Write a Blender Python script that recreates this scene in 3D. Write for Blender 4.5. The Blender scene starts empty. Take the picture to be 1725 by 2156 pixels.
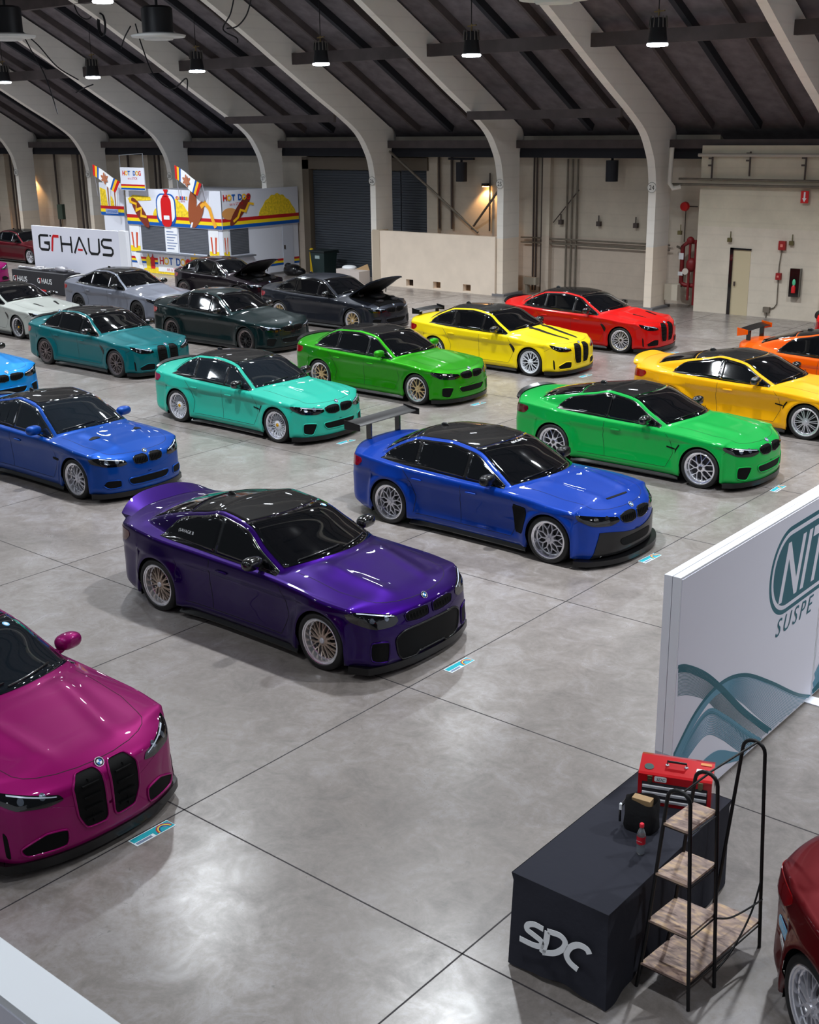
import bpy, math, random
import numpy as np
from mathutils import Vector, Matrix
from mathutils.bvhtree import BVHTree
random.seed(7)
PI = math.pi
SC = bpy.context.scene
COL = SC.collection

# ------------------------------------------------------------------ camera
CAM = np.array([7.4406, -5.7409, 5.6498])
F_PX, PITCH, ROLL, YAW = 2531.45, math.radians(17.8378), math.radians(-0.8109), math.radians(40.0628)
h_ = np.array([-math.sin(YAW), math.cos(YAW), 0]); r0_ = np.array([math.cos(YAW), math.sin(YAW), 0]); up_ = np.array([0, 0, 1.0])
fw_ = h_*math.cos(PITCH)-up_*math.sin(PITCH); u0_ = h_*math.sin(PITCH)+up_*math.cos(PITCH)
rt_ = r0_*math.cos(ROLL)+u0_*math.sin(ROLL); ut_ = -r0_*math.sin(ROLL)+u0_*math.cos(ROLL)
cam = bpy.data.objects.new('camera', bpy.data.cameras.new('camera')); COL.objects.link(cam)
cam.matrix_world = Matrix(((rt_[0], ut_[0], -fw_[0], CAM[0]), (rt_[1], ut_[1], -fw_[1], CAM[1]), (rt_[2], ut_[2], -fw_[2], CAM[2]), (0, 0, 0, 1)))
cam.data.sensor_fit = 'HORIZONTAL'; cam.data.sensor_width = 36; cam.data.lens = F_PX/1725*36
cam.data.clip_start = .05; cam.data.clip_end = 300
cam.data.dof.use_dof = True; cam.data.dof.focus_distance = 14.5; cam.data.dof.aperture_fstop = 9.0
SC.camera = cam

# ------------------------------------------------------------------ world, exposure
SC.view_settings.view_transform = 'Standard'; SC.view_settings.look = 'None'
SC.view_settings.gamma = 1; SC.view_settings.use_curve_mapping = False
SC.view_settings.exposure = -0.12
W = bpy.data.worlds.new('hall_air'); SC.world = W; W.use_nodes = True
W.node_tree.nodes['Background'].inputs[0].default_value = (.80, .88, 1.0, 1)
W.node_tree.nodes['Background'].inputs[1].default_value = .06
LAMP_W = 290.0          # watts of one ceiling lamp
LAMP_COL = (.93, .97, 1.0)

# ------------------------------------------------------------------ materials
MATS = {}
def lin(c): return tuple((v/12.92 if v <= .04045 else ((v+.055)/1.055)**2.4) for v in [x/255 for x in c])
def mat(name, rgb, rough=.5, metal=0.0, coat=0.0, coat_r=.03, emit=0, noise=0, nscale=8, bump=0, spec=.5, trans=0, alpha=1):
    if name in MATS: return MATS[name]
    m = bpy.data.materials.new(name); m.use_nodes = True; nt = m.node_tree; b = nt.nodes['Principled BSDF']
    col = lin(rgb)+(1,)
    b.inputs['Base Color'].default_value = col; b.inputs['Roughness'].default_value = rough
    b.inputs['Metallic'].default_value = metal; b.inputs['Coat Weight'].default_value = coat
    b.inputs['Coat Roughness'].default_value = coat_r; b.inputs['Specular IOR Level'].default_value = spec
    b.inputs['Transmission Weight'].default_value = trans; b.inputs['Alpha'].default_value = alpha
    if emit:
        b.inputs['Emission Color'].default_value = col; b.inputs['Emission Strength'].default_value = emit
    if noise or bump:
        tc = nt.nodes.new('ShaderNodeTexCoord'); n = nt.nodes.new('ShaderNodeTexNoise')
        n.inputs['Scale'].default_value = nscale; n.inputs['Detail'].default_value = 6
        nt.links.new(tc.outputs['Object'], n.inputs['Vector'])
        if noise:
            mr = nt.nodes.new('ShaderNodeMapRange'); mr.inputs[1].default_value = .3; mr.inputs[2].default_value = .7
            mr.inputs[3].default_value = 1-noise; mr.inputs[4].default_value = 1+noise
            mx = nt.nodes.new('ShaderNodeVectorMath'); mx.operation = 'SCALE'; mx.inputs[0].default_value = col[:3]
            nt.links.new(n.outputs['Fac'], mr.inputs[0]); nt.links.new(mr.outputs[0], mx.inputs['Scale'])
            nt.links.new(mx.outputs[0], b.inputs['Base Color'])
        if bump:
            bp = nt.nodes.new('ShaderNodeBump'); bp.inputs['Strength'].default_value = bump; bp.inputs['Distance'].default_value = .02
            nt.links.new(n.outputs['Fac'], bp.inputs['Height']); nt.links.new(bp.outputs[0], b.inputs['Normal'])
    MATS[name] = m; return m

def paint(name, rgb, metal=.25, rough=.38, coat=1.0):
    m = mat('paint_'+name, rgb, rough+.12, metal, .6, .012, spec=.12)
    return m

GLASS = mat('tinted_glass', (7, 9, 12), .04, 0, 1, .02, spec=.6)
CLEARGLASS = mat('light_tint_glass', (22, 28, 34), .04, 0, 1, .02, spec=.6)
ROOFBLK = mat('carbon_roof', (8, 6, 6), .6, 0, .55, .03, spec=.1, noise=.25, nscale=60)
BLK = mat('gloss_black', (9, 9, 10), .2, 0, 1, .04)
CARBON = mat('carbon_lip', (6, 6, 8), .35, 0, .3, .05, spec=.3, noise=.3, nscale=90)
MESHB = mat('intake_black', (3, 3, 4), .6, spec=.15, noise=.4, nscale=120)
DARK = mat('underbody_black', (4, 4, 5), .9, spec=.1)
RUBBER = mat('tyre_rubber', (13, 13, 14), .62, bump=.05, nscale=40)
CHROME = mat('polished_metal', (238, 238, 244), .2, .8)
SILVER = mat('silver_metal', (205, 205, 214), .35, .6)
GOLD = mat('champagne_gold', (205, 178, 132), .35, .55)
BRONZE = mat('pale_bronze', (178, 160, 146), .35, .6)
WHITEW = mat('white_wheel', (215, 218, 225), .25, .2, .5)
DARKW = mat('black_wheel', (22, 22, 26), .3, .4, .5)
GREYW = mat('grey_wheel', (125, 115, 115), .3, .8)
DISC = mat('brake_steel', (60, 60, 64), .4, .9)
REDL = mat('tail_lens_red', (140, 0, 6), .12, 0, 1, .03)
REDDK = mat('tail_lens_dark', (80, 0, 8), .12, 0, 1, .03)
LENS = mat('headlight_glass', (4, 5, 8), .06, 0, 1, .02)
LENSCLR = mat('headlight_inner', (130, 140, 155), .15, .8, 1)
DRL = mat('headlight_strip', (205, 215, 230), .2, .2, 1)
TRIMCR = mat('bright_trim', (180, 190, 205), .15, .9)
BLUEB = mat('badge_blue', (40, 120, 190), .2, 0, 1)
WHITEP = mat('white_print', (235, 238, 242), .4)
BLACKP = mat('black_print', (16, 22, 26), .4)
REDP = mat('red_print', (205, 25, 30), .4)

# ------------------------------------------------------------------ mesh helpers
def new_mesh(name, v, f, mi=None, smooth=None):
    me = bpy.data.meshes.new(name); me.from_pydata([tuple(map(float, p)) for p in v], [], [tuple(q) for q in f])
    if mi is not None: me.polygons.foreach_set('material_index', mi)
    if smooth is not None:
        me.polygons.foreach_set('use_smooth', [True]*len(me.polygons))
        if smooth < 180: me.set_sharp_from_angle(angle=math.radians(smooth))
    me.update(); return me

class MB:
    def __init__(s): s.v = []; s.f = []; s.m = []; s.cm = 0
    def add(s, v, f):
        o = len(s.v); s.v += [tuple(p) for p in v]; s.f += [tuple(i+o for i in q) for q in f]; s.m += [s.cm]*len(f); return s
    def box(s, x0, y0, z0, x1, y1, z1):
        v = [(x, y, z) for x in (x0, x1) for y in (y0, y1) for z in (z0, z1)]
        return s.add(v, [(0, 1, 3, 2), (4, 6, 7, 5), (0, 4, 5, 1), (2, 3, 7, 6), (0, 2, 6, 4), (1, 5, 7, 3)])
    def bar(s, a, b, w, h=None, up=(0, 0, 1)):
        h = h or w; a = Vector(a); b = Vector(b); d = (b-a).normalized(); u = Vector(up)
        if abs(d.dot(u)) > .95: u = Vector((1, 0, 0))
        sx = d.cross(u).normalized()*w/2; sz = sx.cross(d).normalized()*h/2
        v = [p+i*sx+j*sz for p in (a, b) for i, j in ((-1, -1), (1, -1), (1, 1), (-1, 1))]
        return s.add(v, [(0, 3, 2, 1), (4, 5, 6, 7), (0, 1, 5, 4), (1, 2, 6, 5), (2, 3, 7, 6), (3, 0, 4, 7)])
    def tube(s, path, r, n=8, closed=False):
        P = [Vector(p) for p in path]; N = len(P); v = []; up = None
        for i, p in enumerate(P):
            if closed: d = (P[(i+1) % N]-P[i-1]).normalized()
            else: d = (P[min(i+1, N-1)]-P[max(i-1, 0)]).normalized()
            if up is None:
                up = Vector((0, 0, 1)) if abs(d.z) < .9 else Vector((1, 0, 0))
            a = d.cross(up)
            if a.length < 1e-4: a = d.cross(Vector((1, .3, .2)))
            a.normalize(); b = a.cross(d).normalized(); up = b
            rr = r[i] if isinstance(r, (list, tuple)) else r
            v += [p+a*math.cos(2*PI*k/n)*rr+b*math.sin(2*PI*k/n)*rr for k in range(n)]
        f = []
        for i in range(N if closed else N-1):
            j = (i+1) % N
            f += [(i*n+k, i*n+(k+1) % n, j*n+(k+1) % n, j*n+k) for k in range(n)]
        if not closed: f += [tuple(range(n-1, -1, -1)), tuple((N-1)*n+k for k in range(n))]
        return s.add(v, f)
    def lathe(s, prof, n=48, axis='z', c=(0, 0, 0), cap=False):
        v = []
        for r, t in prof:
            for k in range(n):
                a = 2*PI*k/n; p = (r*math.cos(a), r*math.sin(a), t)
                if axis == 'y': p = (p[0], t, p[1])
                if axis == 'x': p = (t, p[0], p[1])
                v.append((p[0]+c[0], p[1]+c[1], p[2]+c[2]))
        f = [(i*n+k, i*n+(k+1) % n, (i+1)*n+(k+1) % n, (i+1)*n+k) for i in range(len(prof)-1) for k in range(n)]
        if cap: f += [tuple(range(n-1, -1, -1)), tuple((len(prof)-1)*n+k for k in range(n))]
        return s.add(v, f)
    def ell(s, c, r, n=16, m=10, p=1.0):
        v = []; 
        def sp(x, e): return math.copysign(abs(x)**e, x)
        for i in range(m+1):
            t = PI*i/m-PI/2
            for k in range(n):
                a = 2*PI*k/n
                v.append((c[0]+r[0]*sp(math.cos(t), p)*sp(math.cos(a), p), c[1]+r[1]*sp(math.cos(t), p)*sp(math.sin(a), p), c[2]+r[2]*sp(math.sin(t), p)))
        f = [(i*n+k, i*n+(k+1) % n, (i+1)*n+(k+1) % n, (i+1)*n+k) for i in range(m) for k in range(n)]
        return s.add(v, f)
    def prism(s, poly, o, U, V, N, t):
        """flat outline poly (a,b) on frame o,U,V, thickness t along N"""
        o = Vector(o); U = Vector(U); V = Vector(V); N = Vector(N); n = len(poly)
        v = [o+U*a+V*b for a, b in poly]+[o+U*a+V*b+N*t for a, b in poly]
        f = [tuple(range(n-1, -1, -1)), tuple(range(n, 2*n))]+[(i, (i+1) % n, n+(i+1) % n, n+i) for i in range(n)]
        return s.add(v, f)
    def stroke(s, pts, w, o, U, V, N, t=.004):
        """brush stroke of width w following pts (a,b) on a frame; w may be a list"""
        n = len(pts); L = []; R = []
        for i in range(n):
            a = Vector(pts[max(i-1, 0)]); b = Vector(pts[min(i+1, n-1)]); d = (b-a).normalized(); q = Vector((-d.y, d.x))
            ww = (w[i] if isinstance(w, (list, tuple)) else w)/2; 
            if 0 < i < n-1:
                d1 = (Vector(pts[i])-a).normalized(); cs = max(.5, abs(d1.dot(d))); ww /= cs
            p = Vector(pts[i]); L.append(p+q*ww); R.append(p-q*ww)
        o = Vector(o); U = Vector(U); V = Vector(V); N = Vector(N)
        T = lambda p, k: o+U*p.x+V*p.y+N*k
        v = [T(p, t) for p in L]+[T(p, t) for p in R]+[T(p, 0) for p in L]+[T(p, 0) for p in R]
        f = []
        for i in range(n-1):
            f += [(n+i, n+i+1, i+1, i), (i, i+1, 2*n+i+1, 2*n+i), (n+i+1, n+i, 3*n+i, 3*n+i+1)]
        f += [(0, 2*n, 3*n, n), (n-1, 2*n-1, 4*n-1, 3*n-1)]
        return s.add(v, f)
    def mesh(s, name='m', smooth=None): return new_mesh(name, s.v, s.f, s.m, smooth)

def link(name, me, mats, parent=None):
    o = bpy.data.objects.new(name, me); COL.objects.link(o)
    if not isinstance(mats, (list, tuple)): mats = [mats]
    while len(me.materials) < len(mats): me.materials.append(None)
    for i, m in enumerate(mats):
        o.material_slots[i].link = 'OBJECT'; o.material_slots[i].material = m
    if parent is not None: o.parent = parent
    return o
def tag(o, label=None, cat=None, group=None, kind=None):
    if label: o['label'] = label
    if cat: o['category'] = cat
    if group: o['group'] = group
    if kind: o['kind'] = kind
    return o
def thing(name, loc, label, cat, group=None, rz=0):
    o = bpy.data.objects.new(name, None); COL.objects.link(o); o.location = loc; o.rotation_euler = (0, 0, rz)
    o.empty_display_size = .2
    return tag(o, label, cat, group)
def struct(name, mb, m, smooth=None):
    o = link(name, mb.mesh(name, smooth), m); o['kind'] = 'structure'; return o
def rebase(mb, c):
    mb.v = [(p[0]-c[0], p[1]-c[1], p[2]-c[2]) for p in mb.v]; return mb
def solo(name, mb, m, c, label, cat, group=None, smooth=None):
    rebase(mb, c); o = link(name, mb.mesh(name, smooth), m); o.location = c; return tag(o, label, cat, group)
def part(name, mb, m, parent, smooth=None, label=None):
    o = link(name, mb.mesh(name, smooth), m, parent)
    if label: o['label'] = label
    return o
TXT = {}
def text_mb(s, size, o, U, V, N, align='CENTER', shear=0, ext=.003, offset=0, sx=1.0, track=1.0):
    """lettering as a mesh builder in the frame o,U,V (N faces out)"""
    cu = bpy.data.curves.new('t', 'FONT'); cu.body = s; cu.size = size; cu.align_x = align; cu.shear = shear
    cu.extrude = 0; cu.offset = offset; cu.resolution_u = 3; cu.space_character = track
    ob = bpy.data.objects.new('t', cu); me = bpy.data.meshes.new_from_object(ob)
    o = Vector(o); U = Vector(U); V = Vector(V); N = Vector(N); mb = MB()
    mb.add([o+U*(p.co.x*sx)+V*p.co.y+N*ext for p in me.vertices], [tuple(q.vertices) for q in me.polygons])
    bpy.data.objects.remove(ob); bpy.data.curves.remove(cu); bpy.data.meshes.remove(me)
    return mb
def circle(cx, cy, r, n=32, ry=None): 
    ry = ry or r
    return [(cx+r*math.cos(2*PI*k/n), cy+ry*math.sin(2*PI*k/n)) for k in range(n)]
def rrect(x0, y0, x1, y1, r, n=6):
    out = []
    for cx, cy, a in ((x1-r, y1-r, 0), (x0+r, y1-r, 90), (x0+r, y0+r, 180), (x1-r, y0+r, 270)):
        out += [(cx+r*math.cos(math.radians(a+90*k/n)), cy+r*math.sin(math.radians(a+90*k/n))) for k in range(n+1)]
    return out

# ================================================================== FLOOR
def floor_material():
    m = bpy.data.materials.new('polished_concrete'); m.use_nodes = True; nt = m.node_tree; b = nt.nodes['Principled BSDF']; L = nt.links.new
    tc = nt.nodes.new('ShaderNodeTexCoord'); 
    def noise(sc, det, rough=.6, dist=0):
        n = nt.nodes.new('ShaderNodeTexNoise'); n.inputs['Scale'].default_value = sc; n.inputs['Detail'].default_value = det
        n.inputs['Roughness'].default_value = rough; n.inputs['Distortion'].default_value = dist; L(tc.outputs['Object'], n.inputs['Vector']); return n
    n1 = noise(.35, 6, .65, .6); n2 = noise(2.6, 8, .7, .8); n3 = noise(14, 8, .75)
    r1 = nt.nodes.new('ShaderNodeValToRGB'); e = r1.color_ramp.elements
    e[0].position = .32; e[0].color = lin((80, 74, 70))+(1,); e[1].position = .68; e[1].color = lin((164, 160, 162))+(1,)
    em = r1.color_ramp.elements.new(.5); em.color = lin((126, 119, 115))+(1,)
    mix = nt.nodes.new('ShaderNodeMix'); mix.data_type = 'FLOAT'; mix.inputs[0].default_value = .55
    L(n1.outputs['Fac'], mix.inputs[2]); L(n2.outputs['Fac'], mix.inputs[3])
    mix2 = nt.nodes.new('ShaderNodeMix'); mix2.data_type = 'FLOAT'; mix2.inputs[0].default_value = .22
    L(mix.outputs[0], mix2.inputs[2]); L(n3.outputs['Fac'], mix2.inputs[3]); L(mix2.outputs[0], r1.inputs[0])
    # small dark scuffs
    n4 = noise(5.5, 4, .5, 2.0); rs = nt.nodes.new('ShaderNodeMapRange'); rs.inputs[1].default_value = .68; rs.inputs[2].default_value = .76
    rs.inputs[3].default_value = 0; rs.inputs[4].default_value = .6; L(n4.outputs['Fac'], rs.inputs[0])
    mc = nt.nodes.new('ShaderNodeMix'); mc.data_type = 'RGBA'; L(rs.outputs[0], mc.inputs[0]); L(r1.outputs[0], mc.inputs[6]); mc.inputs[7].default_value = lin((88, 86, 84))+(1,)
    L(mc.outputs[2], b.inputs['Base Color'])
    rr = nt.nodes.new('ShaderNodeMapRange'); rr.inputs[1].default_value = .35; rr.inputs[2].default_value = .65; rr.inputs[3].default_value = .40; rr.inputs[4].default_value = .26
    L(n2.outputs['Fac'], rr.inputs[0]); L(rr.outputs[0], b.inputs['Roughness'])
    b.inputs['Specular IOR Level'].default_value = .6
    b.inputs['Coat Weight'].default_value = .4; b.inputs['Coat Roughness'].default_value = .22
    return m
S = 3.048
fl = MB(); fl.box(-75, -14, -.25, 22, 31, 0)
struct('floor', fl, floor_material())
# saw-cut joints in the slab: thin dark grooves filled with sealant, one trim per line
JT = mat('joint_sealant', (40, 36, 40), .7, noise=.2, nscale=5)
k = 1
def joint(x0, y0, x1, y1, w=.013):
    global k
    mb = MB(); 
    if x0 == x1: mb.box(x0-w/2, y0, -.01, x0+w/2, y1, .0012)
    else: mb.box(x0, y0-w/2, -.01, x1, y0+w/2, .0012)
    struct('trim_%d' % k, mb, JT); k += 1
for i in range(-22, 7): joint(i*S, -13, i*S, 28.7)
for j in range(-4, 10): joint(-74, j*S, 21, j*S)

# ================================================================== HALL
def wallmat(name, lo, hi, zsplit, n=.1):
    m = bpy.data.materials.new(name); m.use_nodes = True; nt = m.node_tree; b = nt.nodes['Principled BSDF']; L = nt.links.new
    g = nt.nodes.new('ShaderNodeNewGeometry'); sp = nt.nodes.new('ShaderNodeSeparateXYZ'); L(g.outputs['Position'], sp.inputs[0])
    st = nt.nodes.new('ShaderNodeMath'); st.operation = 'GREATER_THAN'; st.inputs[1].default_value = zsplit; L(sp.outputs['Z'], st.inputs[0])
    mx = nt.nodes.new('ShaderNodeMix'); mx.data_type = 'RGBA'; L(st.outputs[0], mx.inputs[0]); mx.inputs[6].default_value = lin(lo)+(1,); mx.inputs[7].default_value = lin(hi)+(1,)
    nz = nt.nodes.new('ShaderNodeTexNoise'); nz.inputs['Scale'].default_value = 1.2; nz.inputs['Detail'].default_value = 10; nz.inputs['Roughness'].default_value = .7; L(g.outputs['Position'], nz.inputs['Vector'])
    mr = nt.nodes.new('ShaderNodeMapRange'); mr.inputs[1].default_value = .3; mr.inputs[2].default_value = .7; mr.inputs[3].default_value = 1-n; mr.inputs[4].default_value = 1+n; L(nz.outputs['Fac'], mr.inputs[0])
    # faint horizontal board marks
    wv = nt.nodes.new('ShaderNodeTexWave'); wv.bands_direction = 'Z'; wv.inputs['Scale'].default_value = .8; wv.inputs['Distortion'].default_value = .6; L(g.outputs['Position'], wv.inputs['Vector'])
    mw = nt.nodes.new('ShaderNodeMapRange'); mw.inputs[1].default_value = 0; mw.inputs[2].default_value = .08; mw.inputs[3].default_value = .955; mw.inputs[4].default_value = 1; L(wv.outputs['Fac'], mw.inputs[0])
    mm = nt.nodes.new('ShaderNodeMath'); mm.operation = 'MULTIPLY'; L(mr.outputs[0], mm.inputs[0]); L(mw.outputs[0], mm.inputs[1])
    sc = nt.nodes.new('ShaderNodeVectorMath'); sc.operation = 'SCALE'; L(mx.outputs[2], sc.inputs[0]); L(mm.outputs[0], sc.inputs['Scale'])
    L(sc.outputs[0], b.inputs['Base Color']); b.inputs['Roughness'].default_value = .85
    return m
WALL = wallmat('hall_wall_paint', (192, 178, 163), (192, 182, 166), 1.95)
WALLB = wallmat('block_wall_paint', (206, 196, 180), (200, 192, 172), 2.6)
PILM = wallmat('pillar_paint', (236, 222, 204), (232, 228, 220), 1.93, .04)
ROOFM = mat('roof_boards', (98, 92, 96), .9, noise=.25, nscale=3)
BEAMM = mat('roof_steel', (74, 66, 66), .8, noise=.2, nscale=2)
BEAMD = mat('roof_steel_dark', (26, 28, 36), .85)

w = MB(); w.box(-75, 30.0, 0, -9.95, 30.3, 5.6); struct('wall_back', w, WALL)
w = MB(); w.box(-9.95, 28.85, 0, -5.69, 30.3, 4.95); w.box(-5.69, 29.42, 0, -5.39, 30.3, 4.95); w.box(-5.39, 28.85, 0, 22, 30.3, 4.95); struct('wall_right', w, WALLB)
# roof: follows the ribs, flatter towards the ridge
RC = [(31.0, 4.7), (29.3, 5.62), (27.4, 6.7), (25.2, 7.95), (23.4, 8.9), (20, 10.7), (16, 12.5), (11, 14.2), (6, 15.2), (0, 15.8)]
rf = MB()
for i in range(len(RC)-1):
    (ya, za), (yb, zb) = RC[i], RC[i+1]
    v = [(-75, ya, za), (22, ya, za), (22, yb, zb), (-75, yb, zb)]; v += [(a, b, c+.25) for a, b, c in v]
    rf.add(v, [(0, 1, 2, 3), (7, 6, 5, 4), (0, 4, 5, 1), (2, 6, 7, 3)])
struct('ceiling', rf, ROOFM)
def roofz(y):
    for (ya, za), (yb, zb) in zip(RC, RC[1:]):
        if yb <= y <= ya: return za+(zb-za)*(ya-y)/(ya-yb)
    return RC[-1][1]

# concrete arches, 5.7 m apart
BAY = 5.72; X24 = -11.26
LOWC = [(28.28, 0), (28.28, 3.7), (28.17, 4.3), (27.98, 4.75), (27.5, 5.38), (26.6, 5.98), (25.4, 6.65), (23.5, 7.75), (22.3, 8.45), (20, 9.7), (16, 11.5), (11, 13.2), (6, 14.2), (0, 14.8)]
UPC = [(29.22, 0), (29.2, 4.85), (29.38, 5.25), (29.3, 5.5), (27.4, 6.62), (25.2, 7.85), (23.4, 8.82), (20, 10.6), (16, 12.4), (11, 14.1), (6, 15.1), (0, 15.7)]
def smooth_curve(P, n=4):
    out = []
    for i in range(len(P)-1):
        p0 = P[max(i-1, 0)]; p1 = P[i]; p2 = P[i+1]; p3 = P[min(i+2, len(P)-1)]
        for t in np.linspace(0, 1, n, endpoint=False):
            out.append(tuple(.5*((2*p1[a])+(-p0[a]+p2[a])*t+(2*p0[a]-5*p1[a]+4*p2[a]-p3[a])*t*t+(-p0[a]+3*p1[a]-3*p2[a]+p3[a])*t**3) for a in (0, 1)))
    out.append(P[-1]); return out
lowc = LOWC[:2]+smooth_curve(LOWC[1:], 4)[1:]; upc = UPC
ARCHL = {'': 'cream concrete arch whose curve crosses the top right corner', '24': 'cream concrete arch numbered 24 with red riser pipes and white elbow pipe beside it', '25': 'cream concrete arch numbered 25 at the right end of the low wall', '26': 'cream concrete arch numbered 26 between the roller shutter and the low wall',
 '27': 'cream concrete arch numbered 27 coming down into the right side of the snack booth', '28': 'cream concrete arch numbered 28 coming down behind the square snack sign', '29': 'cream concrete arch behind the right half of the large lettered white panel', '30': 'cream concrete arch left of the warm glow, above the far cherry sedan', '31': 'cream concrete arch outside the left edge of the photo'}
def arch(xc, num):
    t = thing('concrete_arch', (xc, 28.7, 0), ARCHL[num], 'arch')
    mb = MB(); hw = .13
    # match low and up curves by arclength fraction -> strip of quads
    def resample(P, ts):
        d = [0]
        for a, b in zip(P, P[1:]): d.append(d[-1]+math.hypot(b[0]-a[0], b[1]-a[1]))
        d = np.array(d); P = np.array(P)
        return [(np.interp(t*d[-1], d, P[:, 0]), np.interp(t*d[-1], d, P[:, 1])) for t in ts]
    zc = [p for p in lowc]
    v = []; f = []
    n = len(lowc)
    # pair every low point with the upper curve point along the local normal
    up = []
    U = resample(upc, np.linspace(0, 1, 400))
    for i, p in enumerate(lowc):
        a = lowc[max(i-1, 0)]; b = lowc[min(i+1, n-1)]; d = np.array([b[0]-a[0], b[1]-a[1]]); d /= np.hypot(*d); nn = np.array([d[1], -d[0]])
        if nn[0] < 0: nn = -nn
        if i == 0: up.append(U[0]); continue
        best = min(U, key=lambda q: abs((q[0]-p[0])*d[0]+(q[1]-p[1])*d[1])+ (100 if (q[0]-p[0])*nn[0]+(q[1]-p[1])*nn[1] < 0 else 0))
        up.append(best)
    for i in range(n):
        a = lowc[i]; b = up[i]
        v += [(-hw, a[0]-28.7, a[1]), (hw, a[0]-28.7, a[1]), (hw, b[0]-28.7, b[1]), (-hw, b[0]-28.7, b[1])]
    for i in range(n-1):
        o = 4*i
        f += [(o, o+1, o+5, o+4), (o+1, o+2, o+6, o+5), (o+2, o+3, o+7, o+6), (o+3, o, o+4, o+7)]
    mb.add(v, f)
    # knuckle on the outside of the elbow
    mb.ell((0, .55, 5.2), (hw*.99, .34, .40))
    part('rib', mb, PILM, t, 40)
    pb = MB(); pb.box(-hw-.12, -.52, 0, hw+.12, .62, .07); part('plinth', pb, mat('plinth_grey', (120, 118, 120), .8), t)
    if num:
        d = MB(); d.lathe([(.001, -.462), (.155, -.462), (.165, -.45), (.165, -.42)], 32, 'y', (0, 0, 3.73))
        pl = part('number_plate', d, mat('plate_white', (222, 220, 214), .5), t, 30)
        rg = MB(); rg.tube([(.15*math.cos(a), -.463, 3.73+.15*math.sin(a)) for a in np.linspace(0, 2*PI, 32, endpoint=False)], .006, 6, True); part('plate_rim', rg, mat('rim_grey', (120, 118, 114), .5), pl, 60)
        part('number', text_mb(num, .2, (0, -.465, 3.66), (1, 0, 0), (0, 0, 1), (0, -1, 0), sx=.95), BLACKP, pl)
for i, num in enumerate(('23', '24', '25', '26', '27', '28', '29', '30', '31')):
    arch(X24+BAY-BAY*i, '' if i == 0 else num)

# purlins along the hall, rafters between the arches
def trim(mb, m, smooth=None):
    global k
    o = struct('trim_%d' % k, mb, m, smooth); k += 1; return o
xr_, xl_ = 22, -74
for (y, z0, z1, d) in ((29.05, 4.86, 5.12, .12), (26.55, 5.78, 6.04, .14), (24.35, 7.6, 7.95, .2), (20.3, 9.6, 10.0, .25), (15.5, 11.9, 12.3, .25)):
    mb = MB(); mb.box(xl_, y-d/2, z0, xr_, y+d/2, z1)
    if y == 26.55:
        mb = MB()
        for xa in (X24-BAY*1-.05, X24-BAY*3-.05): mb.box(xa, y-d/2, z0, xa+5.6, y+d/2, z1)
    trim(mb, BEAMM)
for i in range(-3, 9):
    for fr in (.27, .5, .76):
        x = X24-BAY*(i-1)-BAY*fr; wd = .16 if fr == .5 else .09
        mb = MB()
        for (ya, za), (yb, zb) in zip(RC[1:8], RC[2:9]): mb.bar((x, ya, za-.12), (x, yb, zb-.12), wd, .24)
        trim(mb, BEAMD if fr == .5 else BEAMM)
# dark header zone over the bays
mb = MB(); mb.box(-75, 29.3, 4.55, -10.2, 29.98, 4.95); trim(mb, BEAMD)

# ---------------------------------------------------------------- ceiling lamps
HOUS = mat('lamp_housing', (18, 18, 22), .5, .3)
LENSL = mat('lamp_lens_lit', (235, 245, 255), .4, emit=45)
GRILL = mat('lamp_collar', (120, 116, 112), .5, .5)
def lamp(x, y, z, label, group=None, power=1.0):
    t = thing('high_bay_lamp', (x, y, z), label, 'lamp', group)
    mb = MB(); mb.lathe([(.21, .02), (.245, .04), (.24, .1), (.2, .38), (.2, .62), (.17, .64), (.001, .66)], 28)
    part('housing', mb, HOUS, t, 35)
    mb = MB()
    for a in range(12):
        b = 2*PI*a/12; mb.bar((.225*math.cos(b), .225*math.sin(b), .42), (.2*math.cos(b), .2*math.sin(b), .68), .03, .015)
    part('heat_fins', mb, GRILL, t)
    mb = MB(); mb.lathe([(.001, -.01), (.20, -.01), (.25, .0), (.262, .035), (.25, .06)], 28); part('lens', mb, LENSL, t, 35)
    mb = MB(); mb.bar((0, 0, .66), (0, 0, .84), .03); mb.bar((-.12, 0, .78), (.16, 0, .8), .05, .03)
    part('hanger', mb, mat('hanger_brass', (140, 120, 80), .4, .7), t)
    zr = roofz(y)-.1-z
    mb = MB(); mb.tube([(0, 0, .84), (0, 0, max(zr, .9))], .012, 6); part('cable', mb, HOUS, t)
    ld = bpy.data.lights.new('lamp_light', 'AREA'); ld.shape = 'DISK'; ld.size = .34; ld.energy = LAMP_W*power; ld.color = LAMP_COL; ld.spread = math.radians(125)
    lo = bpy.data.objects.new('lamp_light', ld); COL.objects.link(lo); lo.parent = t; lo.location = (0, 0, -.03)
names = {-4: 'lit hanging lamp cut by the left edge of the photo', -3: 'second lit hanging lamp from the left', -2: 'lit hanging lamp left of the arch numbered 26', -1: 'lit hanging lamp left of the arch numbered 25, above the low beam', 0: 'lit hanging lamp above the red car', 1: 'lit hanging lamp nearest the right edge'}
names = {-4: 'lit round hanging lamp cut by the left edge, leftmost of the row', -3: 'lit round hanging lamp second from the left in the row', -2: 'lit round hanging lamp third from the left, black cable loop beside it', -1: 'lit round hanging lamp fourth from the left in the row', 0: 'lit round hanging lamp second from the right in the row', 1: 'lit round hanging lamp rightmost of the row'}
XM = -13.85
for i in range(-6, 5):
    x = XM+BAY*i
    lamp(x, 22.5, 7.42, names.get(i-0, 'lit round hanging lamp of the row near the back wall'), 'lit lamps hanging in a row before the back wall', 1.2)
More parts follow.
